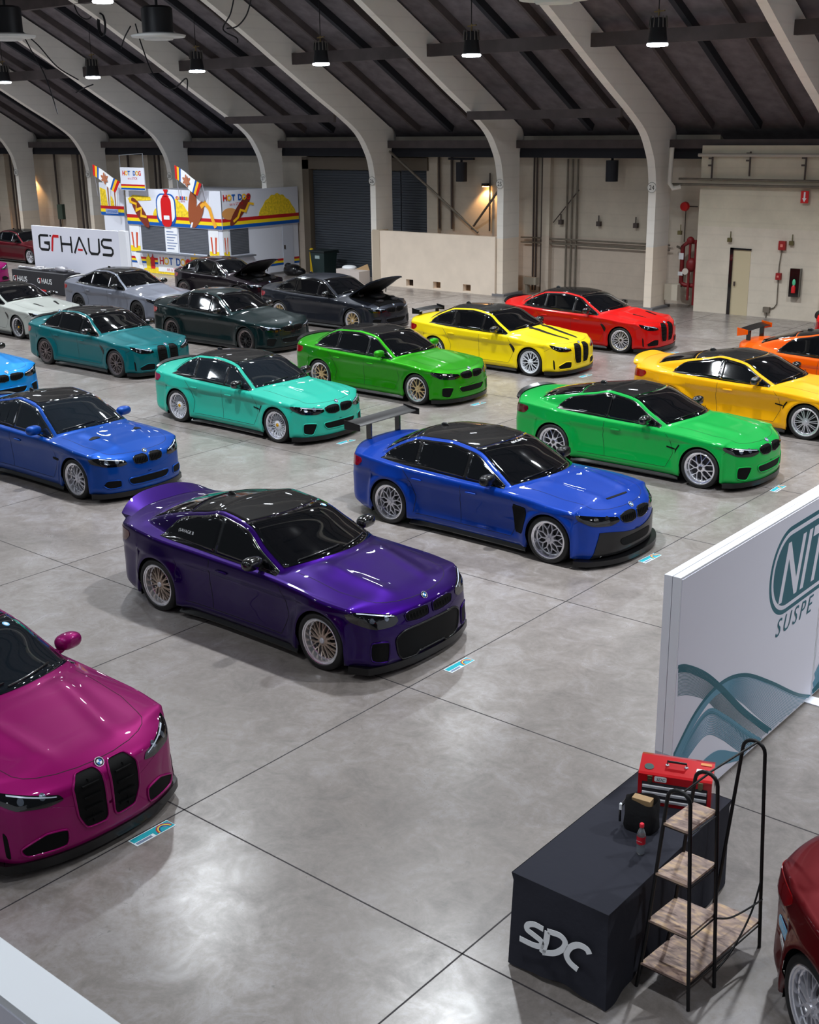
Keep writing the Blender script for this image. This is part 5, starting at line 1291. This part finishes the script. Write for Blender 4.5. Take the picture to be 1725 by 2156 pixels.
# ---------------------------------------------------------------- ladder shelf
t = thing('ladder_shelf', (4.385, .9, 0), 'black wire ladder shelf with rustic wood boards beside the cloth covered table', 'shelf')
WIRE = mat('wire_black', (16, 15, 18), .45, .3)
WOOD = None
def woodmat():
    m = bpy.data.materials.new('rustic_wood'); m.use_nodes = True; nt = m.node_tree; b = nt.nodes['Principled BSDF']; L = nt.links.new
    tc = nt.nodes.new('ShaderNodeTexCoord'); mp = nt.nodes.new('ShaderNodeMapping'); mp.inputs['Scale'].default_value = (3, 9, 3); n = nt.nodes.new('ShaderNodeTexNoise'); n.inputs['Scale'].default_value = 2.2; n.inputs['Detail'].default_value = 8; n.inputs['Distortion'].default_value = 1.2
    L(tc.outputs['Object'], mp.inputs[0]); L(mp.outputs[0], n.inputs['Vector']); r = nt.nodes.new('ShaderNodeValToRGB'); e = r.color_ramp.elements
    e[0].position = .32; e[0].color = lin((98, 76, 70))+(1,); e[1].position = .72; e[1].color = lin((205, 172, 132))+(1,); em = r.color_ramp.elements.new(.5); em.color = lin((158, 134, 124))+(1,)
    L(n.outputs['Fac'], r.inputs[0]); L(r.outputs[0], b.inputs['Base Color']); b.inputs['Roughness'].default_value = .5; return m
WOOD = woodmat()
AX = [(.48, 0.0), (.80, .03), (1.39, .09)]
def arc(yq, dx):
    xl0, xl1, xr0, xr1, zt = -.20+dx, -.01+dx-.04, .19+dx, .11+dx, 1.53
    pts = [(xl0, yq-.9, .005), (xl0+.05, yq-.9, .40), (xl1, yq-.9, zt)]
    cx_ = (xl1+xr1)/2; R = (xr1-xl1)/2
    pts += [(cx_+R*math.cos(a), yq-.9, zt+R*.95*math.sin(a)) for a in np.linspace(PI, 0, 9)[1:]]
    pts += [(xr0, yq-.9, .005)]
    return pts
for yq, dx in AX:
    mb = MB(); mb.tube(arc(yq, dx), .0135, 8); part('wire_arch', mb, WIRE, t, 60)
def legx(z, dx, side):
    if side < 0: return (-.20+dx)+(.15)*min(z/1.53, 1)
    return (.19+dx)+(-.08)*min(z/1.53, 1)
for z, y0, y1 in ((1.33, .48, .80), (.94, .48, .80), (.56, .48, .80), (.20, .48, 1.39)):
    d0, d1 = (0, .03) if y1 < 1 else (0, .09)
    V = [(legx(z, d0, -1)+.008, y0-.9-.012), (legx(z, d0, 1)-.008, y0-.9-.012), (legx(z, d1, 1)-.008, y1-.9+.012), (legx(z, d1, -1)+.008, y1-.9+.012)]
    mb = MB(); mb.prism(V, (0, 0, z), (1, 0, 0), (0, 1, 0), (0, 0, 1), .018); part('wood_board', mb, WOOD, t)
    mb = MB(); mb.tube([(V[0][0]-.008, V[0][1]+.012, z-.01), (V[1][0]+.008, V[1][1]+.012, z-.01)], .006, 6); mb.tube([(V[3][0]-.008, V[3][1]-.012, z-.01), (V[2][0]+.008, V[2][1]-.012, z-.01)], .006, 6); mb.tube([(V[1][0]+.008, V[1][1]+.012, z-.01), (V[2][0]+.008, V[2][1]-.012, z-.01)], .006, 6); part('board_bracket', mb, WIRE, t, 60)
mb = MB(); mb.tube([(.065, -.1, 1.60), (.14, .49, 1.60)], .008, 6); part('top_rail', mb, WIRE, t, 60)
mb = MB(); mb.tube([(.05, -.42, 1.60), (.07, -.1, 1.60)], .008, 6); part('top_rail', mb, WIRE, t, 60)
mb = MB(); mb.tube(smooth_curve3([(.25, .49, .55), (.255, .35, .36), (.245, .1, .20), (.225, -.1, .14)], 5), .007, 6); part('curved_rail', mb, WIRE, t, 60)
mb = MB(); mb.tube(smooth_curve3([(.20, -.1, .55), (.22, .08, .46), (.25, .3, .42), (.27, .49, .40)], 5), .007, 6); part('curved_rail', mb, WIRE, t, 60)

# ---------------------------------------------------------------- display cards on the floor
CT = mat('card_teal', (40, 165, 180), .35); CW = mat('card_white', (225, 235, 240), .35)
def card(x, y, label, rz=0):
    t = thing('display_card', (x, y, 0), label, 'card', None, math.radians(90+rz))
    mb = MB(); mb.box(-.205, -.062, .0015, .205, .062, .005); part('card_board', mb, CW, t)
    mb = MB(); mb.box(-.195, -.01, .005, .02, .052, .0062); mb.box(.0, -.055, .005, .2, .052, .006); part('teal_block', mb, CT, t)
    mb = MB()
    for i, m_ in enumerate(('a', 'b', 'c')):
        mb.cm = i; mb.stroke([(.11+(.075-.012*i)*math.cos(a), -.05+(.075-.012*i)*math.sin(a)*1.25) for a in np.linspace(.2, PI, 12)], .011, (0, 0, .0062), (1, 0, 0), (0, 1, 0), (0, 0, 1), .001)
    link('rainbow_print', mb.mesh('r'), [mat('rb_red', (190, 40, 60), .4), mat('rb_yellow', (235, 215, 60), .4), mat('rb_blue', (40, 60, 150), .4)], t)
    mb = MB(); mb.box(-.19, -.05, .005, -.03, -.02, .0062); mb.box(.12, -.02, .006, .19, .03, .007); part('print_lines', mb, mat('card_ink', (120, 135, 160), .4), t)
for x, y, rz, lb in ((.075, -.41, 0, 'teal and white display card on the floor before the magenta coupe'), (.09, 3.81, 0, 'teal and white display card on the floor before the dark purple coupe'), (.055, 8.10, -2, 'teal and white display card on the floor before the blue winged sedan'),
                 (.07, 12.25, 2, 'teal and white display card on the floor before the bright green coupe'), (-7.6, 6.02, 0, 'teal and white display card on the floor before the azure blue coupe'), (-7.56, 10.27, 0, 'teal and white display card on the floor before the mint sedan'),
                 (-7.49, 14.33, 0, 'small card on the floor before the lime green sedan'), (-7.24, 18.19, 0, 'small card on the floor before the lemon yellow sedan'), (-6.99, 21.99, 0, 'small card on the floor before the bright red sedan')): card(x, y, lb, rz)

# ---------------------------------------------------------------- exhaust stand at the back left
t = thing('exhibition_wall', (-29.83, 20.35, 0), 'large white panel with black and red lettering at the back left', 'display panel')
mb = MB(); mb.box(-2.82, 0, .01, 2.42, .1, 2.3); part('panel_board', mb, mat('gt_panel', (226, 228, 242), .55), t)
mb = MB(); mb.box(2.43, -.03, .01, 2.82, .12, 2.32); part('side_board', mb, mat('gt_panel_side', (236, 238, 246), .55), t)
x_ = lambda a: a+29.83
def stro(name, m_, lines, w_=.085):
    mb = MB()
    for L_ in lines: mb.stroke([(x_(a), b) for a, b in L_], w_, (0, -.001, 0), (1, 0, 0), (0, 0, 1), (0, -1, 0), .006)
    part(name, mb, m_, t)
stro('letter_g', BLACKP, [[(-31.62, 1.97), (-32.12, 1.97), (-32.20, 1.92), (-32.22, 1.52), (-32.12, 1.46), (-31.68, 1.46), (-31.62, 1.52), (-31.60, 1.70), (-31.92, 1.71)]])
stro('letter_t', REDP, [[(-30.98, 1.97), (-31.30, 1.97), (-31.36, 1.90), (-31.46, 1.42)]], .10)
stro('letter_t_dot', BLACKP, [[(-31.54, 1.97), (-31.44, 1.97)]], .06)
stro('letter_h', BLACKP, [[(-30.84, 2.0), (-30.84, 1.42)], [(-30.24, 2.0), (-30.24, 1.42)], [(-30.84, 1.72), (-30.24, 1.72)]])
stro('letter_a', BLACKP, [[(-30.08, 1.42), (-29.72, 2.0)], [(-29.72, 2.0), (-29.36, 1.42)]]); stro('letter_a_bar', REDP, [[(-29.86, 1.56), (-29.58, 1.56)]], .07)
stro('letter_u', BLACKP, [[(-29.18, 2.0), (-29.18, 1.55), (-29.08, 1.46), (-28.70, 1.46), (-28.60, 1.55), (-28.58, 2.0)]])
stro('letter_s', BLACKP, [[(-27.84, 1.98), (-28.32, 1.98), (-28.42, 1.90), (-28.42, 1.80), (-28.32, 1.72), (-27.92, 1.71), (-27.83, 1.64), (-27.83, 1.54), (-27.92, 1.46), (-28.42, 1.46)]])
t = thing('display_table', (-31.25, 19.85, 0), 'long low table under black cloth printed with small logos at the back left', 'table')
mb = MB(); mb.box(-1.7, -.33, .01, 1.62, .35, .76); part('cloth', mb, mat('stand_cloth', (30, 30, 36), .8), t)
for xx in (-1.2, .35):
    o_ = (xx, -.331, .36); W_ = ((1, 0, 0), (0, 0, 1), (0, -1, 0))
    part('logo_letters', text_mb('G HAUS', .27, o_, *W_, ext=.003, sx=.95), WHITEP, t); part('logo_t', text_mb('T', .27, (xx-.27, -.331, .36), *W_, ext=.004, sx=.8), REDP, t)
W_ = ((0, 1, 0), (0, 0, 1), (1, 0, 0)); part('logo_letters', text_mb('G', .3, (1.62, -.08, .4), *W_, ext=.003), WHITEP, t); part('logo_t', text_mb('T', .3, (1.62, .12, .4), *W_, ext=.003), REDP, t); part('logo_letters', text_mb('HAUS', .17, (1.62, .02, .2), *W_, ext=.003), WHITEP, t)
mb = MB(); mb.box(.0, -.334, .08, .4, -.331, .14); part('red_print', mb, REDP, t); mb = MB(); mb.box(-.7, -.334, .09, -.3, -.331, .13); mb.box(.7, -.334, .09, 1.1, -.331, .13); part('small_print', mb, WHITEP, t)
def exh(pts, r, c0, label, muf=None):
    t = thing('exhaust_pipe', c0, label, 'exhaust'); mb = MB(); mb.tube(smooth_curve3(pts, 4), r, 10); part('pipe', mb, CHROME, t, 60)
    if muf: mb = MB(); a, b = muf; mb.tube([a, (a[0]+.05, a[1], a[2]), (b[0]-.05, b[1], b[2]), b], [.06, .11, .11, .06], 14); part('muffler', mb, SILVER, t, 50)
exh([(-.9, 0, .05), (-.5, .05, .05), (0, -.02, .05), (.5, 0, .05), (1.0, .06, .05)], .045, (-32.0, 19.8, .765), 'long polished exhaust pipe lying on the left half of the black table')
exh([(-.8, 0, .05), (-.4, .0, .06), (-.2, .08, .08)], .04, (-31.5, 20.05, .765), 'short polished pipe at the back of the black table')
exh([(-.7, -.1, .09), (-.3, 0, .1), (0, 0, .12), (.7, 0, .12), (1.1, .03, .1)], .045, (-30.6, 19.85, .765), 'polished exhaust with fat muffler on the right half of the black table', ((.05, 0, .12), (.65, 0, .12)))

# ---------------------------------------------------------------- snack booth
BX0, BX1, BY = -33.98, -28.245, 25.8
BW = mat('booth_white', (222, 226, 238), .5); BR = mat('stripe_red', (186, 22, 30), .5); BY_ = mat('stripe_yellow', (245, 215, 20), .5); BB = mat('stripe_blue', (0, 84, 170), .5)
SHT = mat('booth_shutter', (92, 96, 104), .5, .3); HD = mat('sausage_brown', (120, 48, 34), .5); HD2 = mat('batter_brown', (150, 78, 44), .5); MU = mat('mustard', (245, 190, 30), .5); FRY = mat('fries_yellow', (238, 205, 40), .6, noise=.25, nscale=12); SILV = mat('counter_grey', (120, 124, 132), .4, .4)
t = thing('snack_booth', ((BX0+BX1)/2, 27.8, 0), 'white snack booth with food pictures and red yellow blue stripes', 'booth')
cx_, cy_ = (BX0+BX1)/2, 27.8
def bp(name, mb, m_, par=None, **k_):
    rebase(mb, (cx_, cy_, 0)); return part(name, mb, m_, par or t, **k_)
mb = MB(); mb.box(BX0, BY+.02, 0, BX1-.02, 29.9, 3.25); bp('booth_body', mb, BW)
mb = MB(); mb.box(BX0, BY-.03, 1.93, BX1+.03, BY+.03, 3.36); mb.box(BX1-.03, BY, 1.93, BX1+.03, 29.92, 3.36); ban = bp('banner', mb, BW)
AF = dict(o=(0, BY-.031, 0), U=(1, 0, 0), V=(0, 0, 1), N=(0, -1, 0)); BF = dict(o=(BX1+.031, 0, 0), U=(0, 1, 0), V=(0, 0, 1), N=(1, 0, 0))
def pr(fr, poly, lift=.0, th=.006, mb=None):
    mb = mb or MB(); N = Vector(fr['N']); mb.prism(poly, Vector(fr['o'])+N*lift, fr['U'], fr['V'], N, th); return mb
def rect(a, b, c, d): return [(a, b), (c, b), (c, d), (a, d)]
for i, m_ in enumerate((BB, BY_, BR)):
    z0, z1 = 1.94+.13*i, 1.94+.13*(i+1); mb = pr(AF, rect(BX0, z0, BX1+.03, z1)); mb = pr(BF, rect(BY, z0, 29.92, z1), mb=mb); bp('stripe', mb, m_)
    z0, z1 = .33+.085*i, .33+.085*(i+1)
    mb = pr(dict(AF, o=(0, BY+.019, 0)), rect(BX0, z0+.06, BX1-.6, z1+.06)); bp('stripe', mb, m_)
    mb = pr(dict(BF, o=(BX1-.019, 0, 0)), rect(27.3, z0, 29.9, z1)); bp('stripe', mb, m_)
def blob(cx0, cy0, rx, ry, rot, n=28):
    c_0, s_0 = math.cos(rot), math.sin(rot); return [(cx0+rx*math.cos(a)*c_0-ry*math.sin(a)*s_0, cy0+rx*math.cos(a)*s_0+ry*math.sin(a)*c_0) for a in np.linspace(0, 2*PI, n, endpoint=False)]
def mound(x0, x1, z0, h): 
    return [(x0, z0)]+[(x0+(x1-x0)*u, z0+h*math.sin(PI*u)**.7+.03*math.sin(u*40)) for u in np.linspace(.02, .98, 24)]+[(x1, z0)]
def zig(fr, pts, w_, m_, lift=.021):
    mb = MB(); mb.stroke(pts, w_, Vector(fr['o'])+Vector(fr['N'])*lift, fr['U'], fr['V'], fr['N'], .004); bp('mustard_line', mb, m_)
# face towards the cars
bp('fries_picture', pr(AF, mound(-32.3, -30.0, 2.33, .72), .006), FRY)
bp('crinkle_fries', pr(AF, [(-33.85, 2.95), (-33.5, 3.1), (-32.4, 3.05), (-32.35, 2.92), (-33.2, 2.88), (-33.7, 2.8)], .006), FRY)
bp('hot_dog_picture', pr(AF, blob(-33.1, 2.42, .75, .24, math.radians(-48)), .008), HD); zig(AF, [(-33.75, 2.85), (-33.3, 2.75), (-33.35, 2.5), (-33.0, 2.6), (-33.05, 2.3), (-32.7, 2.25)], .09, MU)
bp('cup_picture', pr(AF, rrect(-32.05, 1.98, -30.85, 3.2, .35), .010), BB); bp('cup_picture', pr(AF, rrect(-31.98, 2.1, -30.92, 3.15, .33), .016), WHITEP); bp('cup_picture', pr(AF, rrect(-31.75, 1.92, -31.12, 3.1, .25), .022), REDP)
bp('cup_picture', pr(AF, [(-31.55, 3.36), (-31.25, 3.36), (-31.36, 3.2), (-31.2, 3.08), (-31.65, 3.08), (-31.46, 3.2)], .022), REDP)
bp('cup_label', pr(AF, rect(-31.6, 2.2, -31.25, 2.36), .03), WHITEP)
bp('corn_dog_picture', pr(AF, blob(-29.85, 2.75, .72, .24, math.radians(80)), .008), HD2); bp('corn_dog_picture', pr(AF, blob(-29.55, 2.45, .6, .22, math.radians(55)), .0125), HD2)
zig(AF, [(-29.35, 2.75), (-29.1, 2.9), (-28.85, 2.7), (-28.7, 2.3), (-28.55, 2.0)], .16, mat('cheese', (240, 170, 50), .5)); bp('stick_picture', pr(AF, [(-30.05, 1.95), (-29.95, 1.95), (-29.85, 2.15), (-29.95, 2.15)], .016), WHITEP)
# face towards the right
bp('hot_dog_picture', pr(BF, blob(26.75, 2.62, .78, .2, math.radians(45)), .008), HD); zig(BF, [(26.35, 2.2), (26.6, 2.35), (26.75, 2.62), (27.0, 2.55), (27.2, 2.85), (27.45, 2.8)], .09, MU)
bp('bun_picture', pr(BF, blob(26.2, 2.5, .4, .22, 0), .006), mat('bun_tan', (214, 150, 84), .6)); bp('fries_picture', pr(BF, mound(27.7, 29.75, 2.33, .8), .006), FRY)
COLS = [REDP, MU, BB, REDP, BB, MU]
def sign_text(fr, txt, size, u, v, lift, par=None, small='STICK'):
    x = u; N = Vector(fr['N'])
    for i, ch in enumerate(txt):
        if ch != ' ': bp('letter', text_mb(ch, size, Vector(fr['o'])+N*lift+Vector(fr['U'])*x+Vector(fr['V'])*v, fr['U'], fr['V'], fr['N'], ext=.004, offset=.01), COLS[i % 6])
        x += size*(.72 if ch != ' ' else .4)
    if small: bp('small_lettering', text_mb('on a '+small, size*.5, Vector(fr['o'])+N*lift+Vector(fr['U'])*(u+size*1.9)+Vector(fr['V'])*(v-size*.62), fr['U'], fr['V'], fr['N'], ext=.004), REDP)
sign_text(BF, 'HOT DOG', .30, 25.98, 3.0, .02); sign_text(AF, 'CHEESE', .16, -30.75, 3.0, .012, small='STICK')
LF = dict(AF, o=(0, BY+.019, 0)); RF = dict(BF, o=(BX1-.019, 0, 0))
bp('sign_board', pr(LF, rect(-32.25, .12, -30.55, .80), .01, .012), WHITEP); sign_text(LF, 'HOT DOG', .40, -32.0, .42, .024)
bp('fries_picture', pr(LF, mound(-33.9, -29.6, .02, .24), .007), FRY)
bp('sauce_bottles', pr(LF, [(-33.0, .2), (-32.75, .2), (-32.75, .62), (-32.84, .7), (-32.87, .85), (-32.9, .7), (-33.0, .62)], .012), BY_); bp('sauce_bottles', pr(LF, [(-32.72, .2), (-32.47, .2), (-32.47, .62), (-32.56, .7), (-32.59, .85), (-32.62, .7), (-32.72, .62)], .012), REDP)
bp('cup_picture', pr(LF, [(-33.45, .15), (-33.2, .12), (-33.4, .8), (-33.8, .78)], .012), WHITEP); bp('crown_picture', pr(LF, blob(-29.95, .62, .3, .13, 0), .012), REDP); bp('crown_picture', pr(LF, [(-30.2, .7), (-29.7, .7), (-29.65, .9), (-29.82, .8), (-29.95, .95), (-30.08, .8), (-30.25, .9)], .014), MU)
for fr, a, b in ((LF, -33.2, -31.72), (LF, -30.85, -29.1), (RF, 26.2, 27.15)):
    w_ = bp('serving_window', pr(fr, rect(a, .95, b, 1.9), 0, .012), SHT)
    mb = MB(); z = 1.0
    while z < 1.88: pr(fr, rect(a+.02, z, b-.02, z+.02), .012, .006, mb); z += .06
    bp('shutter_slats', mb, mat('slat_grey', (112, 116, 124), .5, .3), t)
mb = MB(); mb.box(-33.3, BY-.25, .84, -28.8, BY+.02, .9); bp('counter', mb, SILV); mb = MB(); mb.box(BX1-.02, 26.1, .84, BX1+.22, 27.3, .9); bp('counter', mb, SILV)
mb = pr(LF, rect(-31.66, .92, -30.92, 1.92), .01, .015); mn = bp('menu_board', mb, WHITEP)
mb = MB()
for q in range(7): pr(LF, rect(-31.58, 1.05+.11*q, -31.15+.1*(q % 3), 1.085+.11*q), .026, .002, mb)
bp('menu_lines', mb, mat('menu_ink', (110, 130, 170), .5))
for fr, a, b in ((LF, -33.95, -33.32), (LF, -29.04, -28.5), (RF, 25.84, 26.12)):
    bp('side_picture', pr(fr, rect(a, .85, b, 1.93), .004, .008), WHITEP); bp('side_fries', pr(fr, rect(a, .85, b, 1.08), .013, .003), BY_)
    m0 = (a+b)/2; w0 = (b-a); bp('striped_cup', pr(fr, [(m0-w0*.22, 1.0), (m0+w0*.22, 1.0), (m0+w0*.34, 1.62), (m0-w0*.34, 1.62)], .016, .003), mat('cup_red', (205, 80, 50), .5)); bp('striped_cup', pr(fr, [(m0-w0*.10, 1.0), (m0+w0*.10, 1.0), (m0+w0*.16, 1.7), (m0-w0*.16, 1.7)], .02, .003), WHITEP)
bp('side_door', pr(RF, rect(29.0, .05, 29.6, 1.9), .004, .01), mat('door_pale', (205, 210, 224), .5)); bp('door_latch', pr(RF, rect(29.05, .95, 29.12, 1.1), .014, .02), PIPED)
# angled wing of the booth at its left end
t2 = thing('booth_wing_sign', (-35.9, 26.6, 0), 'striped fries banner wing left of the snack booth behind the flag', 'sign')
WF = dict(o=(35.9-35.9, 0, 0), U=(1, 0, 0), V=(0, 0, 1), N=(0, -1, 0))
mb = MB(); mb.box(-.95, 0, 2.15, .65, .06, 3.5); part('board', mb, BW, t2); mb = MB(); mb.box(-.8, .02, 0, .6, .3, 2.15); part('base', mb, BW, t2)
for i, m_ in enumerate((BB, BY_, BR)): mb = MB(); mb.box(-.95, -.006, 2.16+.13*i, .65, 0, 2.16+.13*(i+1)); part('stripe', mb, m_, t2)
mb = MB(); mb.prism([(-.9, 2.55), (.1, 2.55), (-.1, 2.9), (-.5, 3.2), (-.9, 3.3)], (0, -.006, 0), (1, 0, 0), (0, 0, 1), (0, -1, 0), .006); part('fries_picture', mb, FRY, t2)
for dx in (-.35, .1): mb = MB(); mb.prism([(dx-.06, 2.55), (dx+.12, 2.55), (dx+.2, 3.35), (dx-.16, 3.35)], (0, -.014, 0), (1, 0, 0), (0, 0, 1), (0, -1, 0), .006); part('striped_cup', mb, WHITEP, t2); mb = MB(); mb.prism([(dx, 2.55), (dx+.05, 2.55), (dx+.07, 3.35), (dx-.02, 3.35)], (0, -.022, 0), (1, 0, 0), (0, 0, 1), (0, -1, 0), .004); part('cup_stripe', mb, HD2, t2)
mb = MB(); mb.box(-.6, -.02, 2.22, .25, -.008, 2.42); part('name_strip', mb, mat('strip_pale', (150, 170, 215), .5), t2); part('lettering', text_mb('LEMONADE', .14, (-.17, -.022, 2.27), (1, 0, 0), (0, 0, 1), (0, -1, 0), ext=.003), BB, t2)
# sign and flags over the booth
t3 = thing('hanging_sign', (-33.15, 25.55, 3.3), 'square white sign with colourful lettering standing above the snack booth', 'sign')
mb = MB(); mb.box(-.78, 0, 0, .74, .04, .88); part('board', mb, BW, t3)
for i, m_ in enumerate((BB, BY_, BR)): mb = MB(); mb.box(-.78, -.005, .02+.07*i, .74, 0, .02+.07*(i+1)); part('stripe', mb, m_, t3)
x = -.55
for i, ch in enumerate('HOT DOG'):
    if ch != ' ': part('letter', text_mb(ch, .24, (x, -.002, .58), (1, 0, 0), (0, 0, 1), (0, -1, 0), ext=.004, offset=.008), COLS[i % 6], t3)
    x += .17
part('small_lettering', text_mb('on a STICK', .13, (.0, -.002, .42), (1, 0, 0), (0, 0, 1), (0, -1, 0), ext=.004), REDP, t3)
mb = MB(); mb.tube([(-.75, .02, .0), (-.78, .02, 1.35), (.72, .02, 1.42), (.7, .02, .0)], .02, 6); part('frame', mb, mat('frame_grey', (130, 134, 140), .5, .4), t3)
def flag(x, y, z, pts, label):
    t = thing('striped_flag', (x, y, z), label, 'flag'); (A, B, C_, D) = [Vector((p[0], 0, p[1])) for p in pts]
    L = lambda u, v: (A+(B-A)*u)*(1-v)+(D+(C_-D)*u)*v
    for nm, u0, u1, m_ in (('cloth', .2, .8, WHITEP), ('red_band', 0, .07, REDP), ('yellow_band', .07, .14, MU), ('blue_band', .14, .2, BB), ('blue_band', .8, .86, BB), ('yellow_band', .86, .93, MU), ('red_band', .93, 1, REDP)):
        mb = MB(); V = []; n = 6
        for i in range(n+1):
            u = u0+(u1-u0)*i/n
            for v in (0, 1): p = L(u, v); V.append((p.x, .05*math.sin(u*6), p.z))
        V += [(a, b+.012, c) for a, b, c in V]; m2 = 2*(n+1)
        mb.add(V, [(2*i, 2*i+2, 2*i+3, 2*i+1) for i in range(n)]+[(m2+2*i, m2+2*i+1, m2+2*i+3, m2+2*i+2) for i in range(n)]+[(2*i, m2+2*i, m2+2*i+2, 2*i+2) for i in range(n)]+[(2*i+1, 2*i+3, m2+2*i+3, m2+2*i+1) for i in range(n)]); part(nm, mb, m_, t)
    c0 = L(.5, .5); mb = MB()
    for a in (20, 95, 150): mb.prism(blob(0, 0, .24, .07, math.radians(a)), (c0.x, -.02-a*.0002, c0.z), (1, 0, 0), (0, 0, 1), (0, -1, 0), .01)
    part('food_print', mb, mat('print_brown', (176, 110, 80), .5), t)
    
    for Q in (A, B): mb = MB(); mb.tube([(Q.x, .03, Q.z), (Q.x, .15, 3.0-z)], .015, 6); part('flag_pole', mb, SILVER, t)
flag(-34.9, 25.6, 3.2, [(-.9, 1.08), (.85, .42), (.5, -.02), (-.9, .64)], 'tilted striped flag left of the square sign over the booth')
flag(-29.75, 25.55, 3.3, [(-.75, 1.0), (.77, .32), (.5, -.12), (-.75, .5)], 'tilted striped flag over the right end of the booth front')

# ---------------------------------------------------------------- odds and ends by the shutter
t = thing('wheeled_bin', (-26.0, 29.0, 0), 'dark green wheeled bin in front of the grey roller shutter', 'bin')
mb = MB(); mb.add([(-.3, -.3, .05), (.3, -.3, .05), (.3, .3, .05), (-.3, .3, .05), (-.38, -.38, .98), (.38, -.38, .98), (.38, .38, .98), (-.38, .38, .98)], [(0, 3, 2, 1), (0, 1, 5, 4), (1, 2, 6, 5), (2, 3, 7, 6), (3, 0, 4, 7), (4, 5, 6, 7)]); part('bin_body', mb, mat('bin_green', (22, 42, 42), .5), t)
mb = MB(); mb.box(-.42, -.42, .98, .42, .42, 1.03); mb.box(-.38, .40, .9, .38, .48, .96); part('lid', mb, mat('bin_lid', (18, 30, 32), .5), t)
mb = MB(); mb.box(-.12, -.37, .72, .12, -.34, .84); part('mark', mb, mat('bin_mark', (150, 170, 170), .5), t)
for x in (-.25, .25): mb = MB(); mb.lathe([(.001, -.03), (.09, -.03), (.09, .03), (.001, .03)], 16, 'x', (x, .3, .09)); part('wheel', mb, RUBBER, t, 40)
mb = MB(); mb.tube([(0, 0, 0), (0, 0, .95)], .08, 14); mb.ell((0, 0, .95), (.08, .08, .05)); solo('safety_post', mb, mat('safety_yellow', (235, 195, 20), .5), (0, 0, 0), 'yellow safety post left of the green bin', 'post', smooth=60).location = (-27.15, 29.5, 0)
mb = MB(); mb.ell((0, 0, .2), (.42, .3, .24), 18, 10, .9); mb.ell((.3, .05, .15), (.3, .25, .17), 14, 8); mb.ell((-.25, 0, .36), (.16, .14, .12), 12, 8); solo('rubbish_bag', mb, mat('bag_plastic', (12, 13, 18), .25, bump=.8, nscale=7), (0, 0, 0), 'shiny black rubbish bag against the booth wall', 'bag', smooth=180).location = (-27.35, 28.6, 0)
for (x, y), lb in (((-24.0, 28.25), 'left white carton with crumpled plastic on top, behind the charcoal sedan'), ((-23.28, 27.95), 'right pale carton with open flap, behind the charcoal sedan')):
    t = thing('carton', (x, y, 0), lb, 'box'); mb = MB(); mb.box(-.36, -.3, 0, .36, .3, .5); part('carton_body', mb, mat('carton_pale', (196, 186, 180), .8), t)
    mb = MB()
    if x < -23.5: mb.ell((.05, 0, .54), (.3, .22, .09), 14, 8, .8); part('plastic_wrap', mb, WHITEP, t, 180)
    else: mb.prism([(-.36, 0), (.36, 0), (.2, .22)], (0, .29, .5), (1, 0, 0), (0, .3, 1), (0, 1, 0), .01); part('flap', mb, mat('cardboard_tan', (168, 138, 100)), t)
